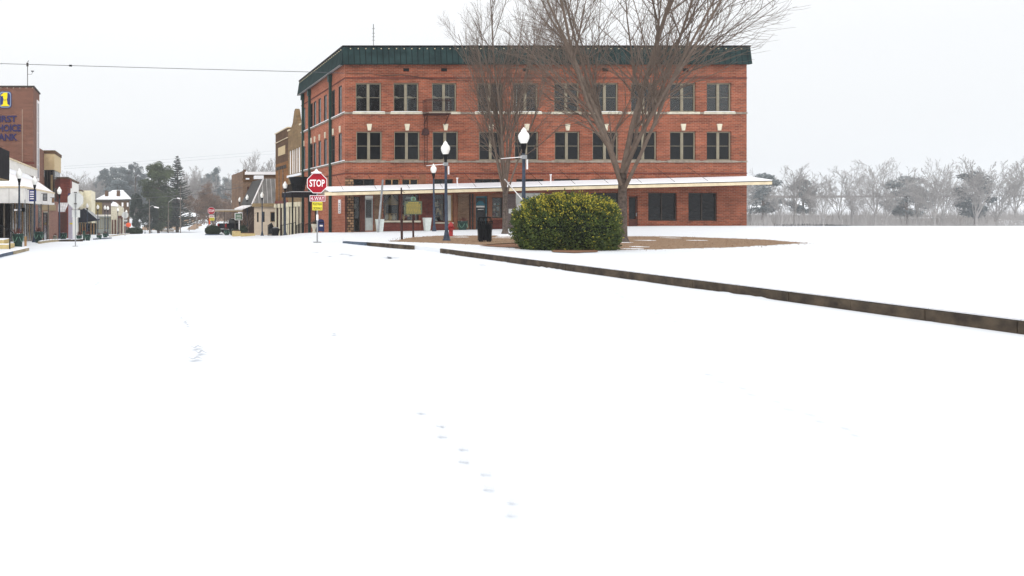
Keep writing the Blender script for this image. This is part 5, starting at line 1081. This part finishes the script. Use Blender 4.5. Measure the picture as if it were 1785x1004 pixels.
M().use('hydrant_red').lathe([(.15, 0), (.15, .04), (.11, .06), (.11, .52), (.15, .54), (.15, .6), (.13, .62), (.12, .7), (.08, .77), (.03, .79), (.03, .85)], (X, Yh_, 0), 16).build('body', e)
M().use('hydrant_red').tube([(X - .2, Yh_, .48), (X + .2, Yh_, .48)], .055, 10).build('side_cap', e); M().use('hydrant_red').tube([(X, Yh_ - .2, .4), (X, Yh_, .4)], .07, 10).build('front_cap', e)
# black covered bench / grill by beige wall, handrails
X = PX(480, 85); gz = ground(X, 85); m = M().use('black_metal').lathe([(.32, 0), (.36, .3), (.45, .62), (.5, .7), (.46, .74), (.2, .9), (.05, .95)], (X, 85, gz), 16); m.lathe([(.3, .2), (.3, .9), (.18, 1.2), (.05, 1.3)], (X - .35, 85.6, gz), 12); m.use('snow_cap').lathe([(.3, 0), (.15, .05), (.01, .07)], (X, 85.0, gz + .86), 12)
one(m, 'covered_planter', (X, 85, gz), 'big black planter with a covered shrub before the beige shop corner', 'planter')
def rail(x0, x1, y0, y1, Y, Y2, label):
    xa_, xb_ = PX(x0, Y), PX(x1, Y2); e = thing('railing', (xa_, Y, ground(xa_, Y)), label, 'railing'); m = M().use('black_metal')
    n_ = 8
    for k in range(n_ + 1):
        t = k / n_; Xk = xa_ + (xb_ - xa_) * t; Yk_ = Y + (Y2 - Y) * t; gz = ground(Xk, Yk_); m.tube([(Xk, Yk_, gz - .1), (Xk, Yk_, PZ(y0 + (y1 - y0) * t, Yk_))], .018 if 0 < k < n_ else .03, 5)
    m.build('baluster', e); m = M().use('black_metal'); m.tube([(xa_, Y, PZ(y0, Y)), (xb_, Y2, PZ(y1, Y2))], .03, 6); m.build('top_rail', e)
rail(489, 515, 393, 388, 74, 70, 'black handrail left of the cream columns beside the street lamp')
rail(517, 529, 393, 388, 68, 66, 'middle black handrail below the dark canopy')
rail(533, 548, 391, 387, 66, 63, 'short black handrail just left of the red stop sign post')
rail(467, 474, 393, 388, 86, 85.5, 'black handrail left of the covered black planter')
# ------------------------------------------------------------------ pickup
def pickup():
    X, Y = 13.5, 108.3; z = ground(X, Y); e = thing('pickup_truck', (X, Y, z), 'dark navy pickup truck parked under the carport, tail to the left', 'pickup truck')
    m = M().use('car_paint'); hw = .95
    m.prism([(-2.6, .55), (2.6, .55), (2.75, .8), (2.7, 1.15), (1.5, 1.25), (.75, 1.9), (-.6, 1.92), (-.85, 1.3), (-2.65, 1.3), (-2.7, .75)], 'y', -hw, hw); bd = m.build('body', None, (0, 0, 0)); parts = [bd]
    m = M().use('dark_glass'); m.prism([(1.35, 1.28), (.72, 1.8), (-.5, 1.82), (-.72, 1.32)], 'y', -hw - .01, hw + .01); parts.append(m.build('side_window', None, (0, 0, 0)))
    m = M().use('dark_glass'); m.prism([(-.66, 1.84), (-.63, 1.84), (-.86, 1.4), (-.89, 1.4)], 'y', -.75, .75); parts.append(m.build('rear_window', None, (0, 0, 0)))
    for sx in (-1.75, 1.75):
        for sy in (-1, 1):
            m = M().use('rubber').tube([(sx, sy * .98, .4), (sx, sy * .72, .4)], .4, 16); m.use('galvanised').tube([(sx, sy * 1.0, .4), (sx, sy * .97, .4)], .22, 12); parts.append(m.build('wheel', None, (0, 0, 0)))
    for sy in (-.8, .8): m = M().use('tail_light').box(-2.76, -2.62, sy - .13, sy + .13, .8, 1.25); parts.append(m.build('tail_light', None, (0, 0, 0)))
    m = M().use('galvanised').box(-2.85, -2.65, -.9, .9, .5, .66); parts.append(m.build('bumper', None, (0, 0, 0)))
    m = M().use('snow_cap').box(-.55, .7, -.8, .8, 1.925, 1.97); parts.append(m.build('roof_snow', None, (0, 0, 0)))
    for p in parts: p.parent = e; p.location = (0, 0, 0)
    e.rotation_euler = (0, 0, radians(33)); e.scale = (1, 1, 1)
pickup()

# ------------------------------------------------------------------ vegetation
def branchy(seed, H, th, r0, limbs, spread, up, lv, twig_r=.008, wob=.12, start=.0, sides=5, lean=(0, 0), limb_len=1.0):
    """returns (trunk M, crown M) for a bare tree based at the origin"""
    r = random.Random(seed); T = M().use('bark'); C = M().use('twig')
    def grow(p, d, L, rad, lvl):
        nseg = 6 if lvl < 2 else (4 if lvl < 3 else 3); pts = [p.copy()]; q = p.copy(); dd = d.copy()
        for i in range(nseg):
            dd = (dd + Vector((r.gauss(0, wob), r.gauss(0, wob), r.gauss(0, wob * .6) + up[min(lvl, len(up) - 1)]))).normalized(); q = q + dd * (L / nseg); pts.append(q.copy())
        end = max(rad * .3, twig_r * .6)
        (T if lvl == 0 else C).tube(pts, [rad + (end - rad) * i / nseg for i in range(nseg + 1)], sides if lvl < 2 else 3, cap=False)
        if lvl >= len(lv): return
        n_, a, f0, ls = lv[lvl]
        for k in range(n_):
            t = f0 + (1 - f0) * (k + r.random()) / n_; i = min(int(t * nseg), nseg - 1); pos = pts[i].lerp(pts[i + 1], t * nseg - i)
            base = (pts[i + 1] - pts[i]).normalized(); ax = base.orthogonal().normalized(); ax.rotate(Matrix.Rotation(r.uniform(0, 2 * pi), 3, base)); nd = (base * cos(a * r.uniform(.7, 1.3)) + ax * sin(a * r.uniform(.7, 1.3))).normalized()
            grow(pos, nd, L * ls * (1.15 - .55 * t) * r.uniform(.75, 1.2), max((rad + (end - rad) * t) * .62, twig_r), lvl + 1)
    T.tube([(0, 0, -.15), (0, 0, .0), (0, 0, .25), (lean[0] * .5, lean[1] * .5, th * .5), (lean[0], lean[1], th)], [r0 * 1.9, r0 * 1.7, r0 * 1.1, r0, r0 * .92], 10)
    for k in range(limbs):
        ang = 2 * pi * k / limbs + r.uniform(-.4, .4); tilt = spread * r.uniform(.5, 1.25) if k else spread * .1
        d = Vector((cos(ang) * sin(tilt), sin(ang) * sin(tilt), cos(tilt))); z = th * (1 - (.3 * r.random() if k else 0))
        grow(Vector((lean[0] * z / th, lean[1] * z / th, z)), d, (H - th) * (.98 if k == 0 else r.uniform(.76, 1.0)) * limb_len, r0 * (.66 if k == 0 else r.uniform(.34, .52)), 1)
    return T, C
def put_tree(T, C, X, Y, z, label, group, name='bare_tree', cat='tree', rot=0):
    e = thing(name, (0, 0, 0), label, cat, group); T.build('trunk', e); C.build('crown', e); e.location = (X, Y, z); e.rotation_euler = (0, 0, rot); return e
lv_big = [(0, 0, 0, 0), (12, .62, .15, .40), (10, .6, .1, .46), (8, .65, .12, .52)]
T, C = branchy(11, 13.6, 2.9, .2, 9, .27, (0, .02, .08, .07), [(0, 0, 0, 0), (12, .5, .18, .34), (8, .55, .1, .5), (6, .6, .12, .55)], twig_r=.006, wob=.07, limb_len=1.1)
put_tree(T, C, PX(880.5, 49), 49, 0, 'tall slender leafless tree in the park in front of the brick building', 'bare park trees').scale = (.74, .74, 1)
T, C = branchy(23, 16.5, 3.2, .19, 10, .5, (0, .05, .08, .06), [(0, 0, 0, 0), (11, .55, .15, .38), (8, .6, .1, .5), (6, .6, .12, .55)], twig_r=.0065, wob=.08)
put_tree(T, C, PX(1085, 37), 37, 0, 'large leafless tree reaching in at the right behind the round hedge', 'bare park trees')
# small tree in planter
T, C = branchy(5, 2.6, .5, .05, 5, .5, (0, .05, .05, .0), [(0, 0, 0, 0), (5, .6, .2, .5), (4, .6, .2, .5)], twig_r=.012)
put_tree(T, C, PX(433, 90.1), 90.1, PZ(407, 90), 'small bare shrub tree in the low sandstone box', None, 'small_bare_tree')
# far bare trees: shared meshes
protos = []
for sd, H, sp in ((31, 16, .5), (32, 14, .35), (33, 18, .6)):
    T, C = branchy(sd, H, 3, .22, 7, sp, (0, .04, .05, .03), [(0, 0, 0, 0), (8, .6, .15, .42), (7, .6, .12, .45), (3, .6, .2, .5)], twig_r=.035)
    T.mats = ['hazed_twig']; C.mats = ['hazed_twig']; protos.append((T, C))
baseT = {}
def far_bare(k, X, Y, top_y, label, group, zg=None):
    H = max(v[2] for v in protos[k][1].v) * .985; zg = ground(X, Y) - .3 if zg is None else zg
    s = (PZ(top_y, Y) - zg) / (H * 1.0)
    if k not in baseT: e = put_tree(*protos[k], 0, 0, 0, label, group); baseT[k] = e
    else: e = copy_tree(baseT[k])
    e.location = (X, Y, zg); e.scale = (s, s, s); e.rotation_euler = (0, 0, random.uniform(0, 6.28)); tag(e, label, 'tree', group); return e
GB = 'bare trees on the far hill'
bl = [(0, 141, 300, 298, 'broad bare tree left of the dark pines, above the crimson shop'), (1, 120, 320, 299, 'faint bare tree just right of the tan bay'), (2, 157, 330, 306, 'bare tree between the crimson shop roof and the dark pines'), (1, 166, 310, 312, 'thin bare tree at the left foot of the dark pines'),
      (1, 331, 300, 295, 'bare tree next to the pointed spruce on its right'), (0, 343, 310, 290, 'tallest of the pale bare trees right of the spruce'), (1, 354, 305, 296, 'pale bare tree left of the round topped far pine'),
      (0, 434, 230, 270, 'bare tree above the left end of the white roof edge'), (2, 455, 240, 262, 'tallest bare tree above the white roof edge'), (1, 470, 235, 268, 'bare tree above the white roof edge next to the ochre shop'), (1, 421, 250, 292, 'low bare tree left of the brown shop roof')]
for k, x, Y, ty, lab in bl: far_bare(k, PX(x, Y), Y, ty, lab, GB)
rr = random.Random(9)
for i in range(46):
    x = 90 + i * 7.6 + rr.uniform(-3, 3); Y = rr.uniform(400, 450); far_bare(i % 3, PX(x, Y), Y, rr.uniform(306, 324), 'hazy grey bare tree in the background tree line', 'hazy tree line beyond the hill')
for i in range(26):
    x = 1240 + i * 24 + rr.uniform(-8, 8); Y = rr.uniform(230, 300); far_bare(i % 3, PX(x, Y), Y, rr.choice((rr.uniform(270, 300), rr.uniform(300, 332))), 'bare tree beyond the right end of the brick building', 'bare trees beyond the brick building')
# conifers
def conifer(seed, H, W_, shape, nt, ts, mt):
    r = random.Random(seed); T = M().use('bark'); C = M().use(mt); T.tube([(0, 0, -.5), (0, 0, H * .5), (r.uniform(-.3, .3), 0, H * .96)], [H * .022, H * .015, .03], 7)
    if shape == 'spruce':
        nl = 34
        for l in range(nl):
            t0 = (l + .5) / nl; R0 = W_ * 1.45 * (1 - t0) ** .8 + .1
            for b in range(14):
                a = r.uniform(0, 2 * pi); Lb = R0 * r.uniform(.7, 1.12); z0_ = H * (.08 + .92 * t0) + r.uniform(-.15, .15); q = int(7 + 14 * (1 - t0))
                for k in range(q):
                    u = (k + .5) / q; c = Vector((cos(a) * Lb * u, sin(a) * Lb * u, z0_ - .1 * Lb * u + .32 * Lb * u * u)); side = r.choice((-1, 1)); d = Vector((cos(a + side * .8), sin(a + side * .8), .3)) * ts * r.uniform(.6, 1.2) * (1.1 - .6 * u) * (.5 + .5 * (1 - t0)); s_ = Vector((-sin(a), cos(a), .5)) * ts * .2; C.poly([c - s_, c + s_, c + d - Vector((0, 0, .1))]); C.poly([c - Vector((0, 0, .12)), c + Vector((0, 0, .12)), c + d])
    else:
        cl = []
        for k in range(70 if shape == 'pine' else 22):
            t = r.uniform(.1 if shape == 'pine' else .2, .93); R = W_ * (sin(pi * min(1, max(0, (t - .12) / .95))) ** .55) * r.uniform(.25, .85); a = r.uniform(0, 2 * pi); cl.append((cos(a) * R, sin(a) * R, H * t, W_ * r.uniform(.24, .42)))
        cl.append((0, 0, H * .92, W_ * .33)); cl.append((0, 0, H * .8, W_ * .45))
        for x, y, z, q in cl: T.tube([(0, 0, z - q * .8), (x, y, z - q * .2)], [.1, .05], 4)
        for k in range(nt):
            x, y, z, q = r.choice(cl); d = Vector((r.gauss(0, 1), r.gauss(0, 1), r.gauss(0, 1))).normalized(); c = Vector((x, y, z)) + Vector((d.x, d.y, d.z * .72)) * q * r.uniform(.55, 1.08)
            a = Vector((r.gauss(0, 1), r.gauss(0, 1), r.gauss(0, .7))).normalized() * ts * r.uniform(.6, 1.4); b = a.orthogonal().normalized() * ts * .45; C.poly([c - b, c + b, c + a])
    return T, C
cp1 = conifer(1, 20, 5.2, 'pine', 17000, .4, 'pine_needle'); cp2 = conifer(2, 20, 4.5, 'pine', 5000, .5, 'hazed_needle'); cp3 = conifer(3, 20, 3.6, 'spruce', 16000, .7, 'spruce_needle'); cp4 = conifer(4, 20, 5.5, 'round', 5000, .5, 'hazed_needle'); cp5 = conifer(6, 8, 3.2, 'round', 6000, .3, 'magnolia_leaf')
CB = {}
def con(key, x, Y, ty, w, label, group, cat='tree', name='pine_tree'):
    T, C = {'p': cp1, 'f': cp2, 's': cp3, 'r': cp4, 'm': cp5}[key]; H, W0 = {'p': (20, 5.2), 'f': (20, 4.5), 's': (20, 3.6), 'r': (20, 5.5), 'm': (8, 3.2)}[key]
    X = PX(x, Y); zg = ground(X, Y) - .3; s = (PZ(ty, Y) - zg) / H; sw = (w * Y / F / 2) / (W0 * .98)
    if key not in CB: e = put_tree(T, C, 0, 0, 0, label, group, name); CB[key] = e
    else: e = copy_tree(CB[key])
    e.location = (X, Y, zg); e.scale = (sw, sw, s); e.rotation_euler = (0, 0, random.uniform(0, 6.28)); tag(e, label, cat, group); return e
con('p', 276, 228, 279, 62, 'big dark green pine with a rounded crown in the middle distance', None)
con('s', 309, 238, 272, 52, 'tall pointed spruce right beside the big rounded pine', None, name='spruce_tree')
G = 'hazy pines on the far hill'
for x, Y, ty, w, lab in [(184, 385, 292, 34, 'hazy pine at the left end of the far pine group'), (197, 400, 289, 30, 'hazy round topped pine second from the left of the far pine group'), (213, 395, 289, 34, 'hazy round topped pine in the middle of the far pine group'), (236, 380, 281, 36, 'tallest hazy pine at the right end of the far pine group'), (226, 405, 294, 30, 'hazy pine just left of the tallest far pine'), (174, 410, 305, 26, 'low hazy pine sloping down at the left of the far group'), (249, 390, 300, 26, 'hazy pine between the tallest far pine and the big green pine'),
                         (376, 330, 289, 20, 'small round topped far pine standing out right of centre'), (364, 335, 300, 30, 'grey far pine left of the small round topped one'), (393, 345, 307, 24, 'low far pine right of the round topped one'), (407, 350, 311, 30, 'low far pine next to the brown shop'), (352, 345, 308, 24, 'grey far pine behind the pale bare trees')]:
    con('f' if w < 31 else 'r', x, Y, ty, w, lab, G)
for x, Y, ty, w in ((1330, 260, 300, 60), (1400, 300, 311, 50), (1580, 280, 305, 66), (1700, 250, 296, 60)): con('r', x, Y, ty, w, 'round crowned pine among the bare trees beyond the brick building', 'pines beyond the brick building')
con('r', 205, 300, 311, 60, 'darker spreading conifer in front of the hazy pine group', None, name='conifer')
con('m', 238, 205, 338, 30, 'dark evergreen flecked with snow right of the snowy roofed house', None, name='evergreen_tree'); con('m', 262, 215, 352, 34, 'dark low evergreen under the big pine', None, name='evergreen_tree'); con('m', 292, 240, 350, 40, 'dark evergreen below the spruce', None, name='evergreen_tree')
# brown leafed tree
T, C = branchy(44, 9, 2, .2, 7, .8, (0, .02, .02, .02), [(0, 0, 0, 0), (8, .7, .15, .42), (6, .7, .12, .45)], twig_r=.04); r = random.Random(2); vs = [Vector(v) for v in C.v[::2]]; C.use('brown_leaf')
for k in range(6000):
    c = r.choice(vs) + Vector((r.gauss(0, .25), r.gauss(0, .25), r.gauss(0, .25))); a = Vector((r.gauss(0, 1), r.gauss(0, 1), r.gauss(0, 1))).normalized() * .2; b = a.orthogonal().normalized() * .12; C.poly([c - b, c + b, c + a])
e = put_tree(T, C, PX(372, 195), 195, ground(18, 195) - .2, 'spreading brown leafed oak behind the distant stop sign', None, 'oak_tree'); e.scale = (1.35, 1.35, 1.28)
e2 = copy_tree(e); e2.location = (PX(404, 215), 215, ground(25, 215)); e2.scale = (1.2, 1.2, 1.1); e2.rotation_euler = (0, 0, 2); tag(e2, 'brown leafed oak behind the carport', 'tree')
# hedges / bushes
def bush(X, Y, zg, rx, ry, h, n_, ls, label, name='round_bush', mats=('bush_leaf',), ytop=0.0, flat=.0, cat='bush', seed=1, pw=2.05):
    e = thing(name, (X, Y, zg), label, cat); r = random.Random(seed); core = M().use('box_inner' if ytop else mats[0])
    def surf(a, b):   # superellipsoid-like mound, base at zg
        cb, sb = cos(b), sin(b); f = lambda v: math.copysign(abs(v) ** (2 / pw), v)
        lump = 1 + .06 * sin(a * 5 + seed) * cos(b * 4) + .045 * sin(a * 11 + b * 7) + .03 * sin(a * 23 + b * 17)
        return Vector((X + rx * f(cos(a)) * f(cb) * lump, Y + ry * f(sin(a)) * f(cb) * lump, zg + h * (.42 + .58 * f(sb)) * (lump if sb > 0 else 1)))
    NU, NV = 28, 12; V = [X * 0 + 0 for _ in range(0)]
    V = []
    for j in range(NV + 1):
        b = -pi * .27 + (pi * .77) * j / NV
        for i in range(NU): p = surf(2 * pi * i / NU, b); c = Vector((X, Y, zg + h * .4)); V.append(c + (p - c) * .9)
    core.faces(V, [(j * NU + i, j * NU + (i + 1) % NU, (j + 1) * NU + (i + 1) % NU, (j + 1) * NU + i) for j in range(NV) for i in range(NU)], True); core.build('inner_mass', e)
    m = M()
    for mt in mats: m.use(mt)
    for k in range(n_):
        a = r.uniform(0, 2 * pi); b = math.asin(r.uniform(-.72, 1)); p = surf(a, b); c0 = Vector((X, Y, zg + h * .4)); q = c0 + (p - c0) * r.uniform(.86, 1.05); q.z = max(q.z, zg + .03)
        d = ((p - c0).normalized() + Vector((r.gauss(0, .6), r.gauss(0, .6), r.gauss(0, .5) + .35))).normalized() * ls * r.uniform(.6, 1.4); s_ = d.orthogonal().normalized(); s_.rotate(Matrix.Rotation(r.uniform(0, 6.28), 3, d.normalized())); s_ *= ls * .32
        t = (q.z - zg) / h
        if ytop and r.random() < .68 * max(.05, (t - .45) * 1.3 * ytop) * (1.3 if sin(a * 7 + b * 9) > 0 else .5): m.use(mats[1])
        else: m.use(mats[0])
        m.poly([q - s_, q + d * .5 + s_ * .2 - s_, q + d, q + d * .5 + s_, q + s_])
    m.build('foliage', e); return e
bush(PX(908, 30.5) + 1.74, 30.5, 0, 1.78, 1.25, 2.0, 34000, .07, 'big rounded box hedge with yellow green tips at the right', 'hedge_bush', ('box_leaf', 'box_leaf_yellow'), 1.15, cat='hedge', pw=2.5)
Yb2 = 104; Xb = PX(371, Yb2); bush(Xb, Yb2, ground(Xb, Yb2) + .1, .95, .9, 1.05, 3000, .12, 'round clipped bush on a concrete ring below the distant stop sign', seed=3)
e = M().use('kerb_blue').lathe([(1.15, 0), (1.15, .16), (.9, .17)], (Xb + .1, Yb2 - .2, ground(Xb, Yb2) - .05), 24); one(e, 'concrete_ring', (Xb, Yb2, ground(Xb, Yb2)), 'low grey concrete ring round the clipped bush', 'kerb ring')
Xb = PX(235, 140); bush(Xb, 140, ground(Xb, 140), 1.35, 1.1, 1.05, 3000, .13, 'dark rounded bush at the far left kerb beside the orange sign', seed=4)
Xb = PX(412, 95); bush(Xb, 95.5, ground(Xb, 95.5), .6, .5, .7, 900, .1, 'small dark shrub behind the green sign post', seed=5)
Xb = PX(426, 97); bush(Xb, 97.5, ground(Xb, 97.5), .55, .5, 1.1, 900, .1, 'dark shrub behind the small bare tree in the box', seed=6)

# ------------------------------------------------------------------ utility poles and wires
mat('pole_wood', (112, 104, 96), .9, .2, 4)
def upole(x, Y, ty, label, w=.11, arm=None):
    X = PX(x, Y); z = ground(X, Y); e = thing('utility_pole', (X, Y, z), label, 'utility pole'); M().use('pole_wood').tube([(X, Y, z - .3), (X, Y, PZ(ty, Y))], [w * .9, w * .65], 8).build('pole', e)
    if arm:
        (ax, ay), (hx, hy) = arm; M().use('sign_back').tube([(X, Y, PZ(ay + 3, Y)), (PX((ax + hx) / 2, Y), Y, PZ((ay + hy) / 2 - 1.5, Y)), (PX(hx, Y), Y, PZ(hy, Y))], .045, 6).build('arm', e); hX = PX(hx, Y); sg = 1 if hx > x else -1
        M().use('sign_white').prism([(hX - .2, PZ(hy, Y) - .1), (hX + sg * .9, PZ(hy, Y) - .3), (hX + sg * .95, PZ(hy, Y) - .05), (hX - .1 * sg, PZ(hy, Y) + .2)], 'y', Y - .2, Y + .2).build('lamp_head', e)
upole(314.5, 180, 322, 'tall grey utility pole in front of the spruce', .13)
upole(260.5, 190, 347, 'grey utility pole with a street light head left of the big pine', .16, ((261, 358), (270, 361)))
upole(293.5, 200, 351, 'brown utility pole whose light arm reaches right under the spruce', .13, ((294, 350), (310, 345.5)))
upole(329.7, 250, 350, 'thin far pole right of the tall utility pole', .12); upole(343.5, 270, 352, 'short far pole beside the hill road', .12); upole(281, 245, 372, 'short far pole by the cream hut', .1)
def wire(pts, r_, mt, label, sag=0.0):
    P = [Vector((PX(x, Y), Y, PZ(y, Y))) for x, y, Y in pts]; out = []
    for a, b in zip(P, P[1:]):
        for k in range(12):
            t = k / 12; q = a.lerp(b, t); q.z -= sag * 4 * t * (1 - t); out.append(q)
    out.append(P[-1]); m = M().use(mt); m.tube(out, r_, 4, cap=False); return one(m, 'overhead_wire', tuple(P[0]), label, 'wire')
wire([(-60, 109.5, 60), (0, 110.8, 60), (123, 114.3, 60), (330, 120, 60), (545, 125.5, 60), (600.5, 127.5, 59.9)], .022, 'wire', 'long nearly level overhead wire crossing the sky from the left to the brick building')
one(M().use('black_metal').tube([(PX(120.5, 60), 60, PZ(114.3, 60)), (PX(125.5, 60), 60, PZ(114.5, 60))], .07, 6), 'wire_joint', (PX(123, 60), 60, PZ(114.4, 60)), 'black splice box on the long overhead wire', 'wire joint')
wire([(602, 127.5, 59.92), (645, 127.5, 59.92), (668, 132, 59.92), (700, 130, 59.92), (760, 139, 59.92), (850, 142, 59.92)], .02, 'dark_frame', 'dark cable sagging along the brick wall above the top windows')
wire([(604, 248, 59.9), (640, 256, 56), (700, 234, 40)], .012, 'galvanised', 'thin bright cable in front of the second floor corner windows') if False else None
wire([(112, 290, 160), (250, 281, 180), (480, 263, 200)], .03, 'far_wire', 'faint upper power line across the far sky'); wire([(112, 294, 160), (250, 286, 180), (480, 268, 200)], .03, 'far_wire', 'faint lower power line across the far sky')
wire([(150, 350, 160), (228, 347, 150), (314, 341, 130), (350, 338, 118), (424, 326, 106)], .035, 'wire', 'dark cable dipping across the trees to the brown shop'); wire([(160, 333, 170), (300, 336, 180), (424, 320, 107)], .022, 'wire', 'thin cable above the dark one across the far trees')
wire([(225, 369, 200), (260.5, 363, 190), (293, 360, 200), (314.5, 362, 180), (360, 372, 180)], .03, 'wire', 'low cable strung between the far utility poles')

# ------------------------------------------------------------------ haze, light, camera
m = M(); m.mats = []
haze = M().box(-520, 920, -70, 1010, -8, 48)
hz_m = bpy.data.materials.new('haze'); hz_m.use_nodes = True; hn = hz_m.node_tree; hn.nodes.clear(); ho_ = hn.nodes.new('ShaderNodeOutputMaterial'); pv = hn.nodes.new('ShaderNodeVolumePrincipled')
pv.inputs['Color'].default_value = (.93, .96, 1, 1); pv.inputs['Density'].default_value = .00036; pv.inputs['Anisotropy'].default_value = 0.2; hn.links.new(pv.outputs[0], ho_.inputs['Volume']); MATS['haze'] = hz_m
haze = M().use('haze').box(-520, 920, -70, 1010, -8, 48); tag(haze.build('haze'), 'pale winter haze thickening towards the far hill', kind='stuff')

w = bpy.data.worlds.new('World'); S.world = w; w.use_nodes = True; nt = w.node_tree; N = nt.nodes; L = nt.links
bg = N['Background']
sky = N.new('ShaderNodeTexSky'); sky.sky_type = 'NISHITA'; sky.sun_disc = False; sky.sun_elevation = radians(32); sky.sun_rotation = radians(200); sky.dust_density = 4; sky.air_density = 1.5
hs = N.new('ShaderNodeHueSaturation'); hs.inputs['Saturation'].default_value = .25; L.new(sky.outputs[0], hs.inputs['Color'])
geo = N.new('ShaderNodeTexCoord'); sp = N.new('ShaderNodeSeparateXYZ'); L.new(geo.outputs['Generated'], sp.inputs[0])
no = N.new('ShaderNodeTexNoise'); no.inputs['Scale'].default_value = 1.6; no.inputs['Detail'].default_value = 5; L.new(geo.outputs['Generated'], no.inputs['Vector'])
ad = N.new('ShaderNodeMath'); ad.operation = 'MULTIPLY_ADD'; ad.inputs[1].default_value = .12; L.new(no.outputs['Fac'], ad.inputs[0]); L.new(sp.outputs['Z'], ad.inputs[2])
rp_ = N.new('ShaderNodeValToRGB'); cr = rp_.color_ramp; cr.elements[0].position = 0.0; cr.elements[0].color = (9.3, 9.6, 9.9, 1); cr.elements[1].position = 1.0; cr.elements[1].color = (15, 15.2, 15.5, 1)
q = cr.elements.new(.22); q.color = (10.1, 10.3, 10.5, 1); q = cr.elements.new(.38); q.color = (11.6, 11.7, 11.8, 1)
L.new(ad.outputs[0], rp_.inputs['Fac'])
mx = N.new('ShaderNodeMix'); mx.data_type = 'RGBA'; mx.inputs[0].default_value = .9; L.new(hs.outputs[0], mx.inputs[6]); L.new(rp_.outputs[0], mx.inputs[7]); L.new(mx.outputs[2], bg.inputs['Color']); bg.inputs['Strength'].default_value = .1
sun = bpy.data.objects.new('sun', bpy.data.lights.new('sun', 'SUN')); COL.objects.link(sun); sun.data.energy = 1.0; sun.data.angle = radians(20); sun.data.color = (1, .97, .93)
sun.rotation_euler = (radians(58), 0, radians(-20))
cam = bpy.data.objects.new('camera', bpy.data.cameras.new('camera')); COL.objects.link(cam); S.camera = cam
cam.location = (0, 0, EYE); cam.rotation_euler = (radians(90), 0, 0); cam.data.sensor_width = 36; cam.data.lens = F / 1785 * 36; cam.data.clip_end = 3000; cam.data.clip_start = .1
cam.data.shift_x = (892.5 - CX) / 1785; cam.data.shift_y = -(502 - CY) / 1785
S.view_settings.view_transform = 'Standard'; S.view_settings.look = 'None'; S.view_settings.exposure = 0; S.view_settings.gamma = 1
S.cycles.volume_step_rate = 5; S.cycles.max_bounces = 6; S.cycles.volume_bounces = 1
bpy.context.view_layer.update()
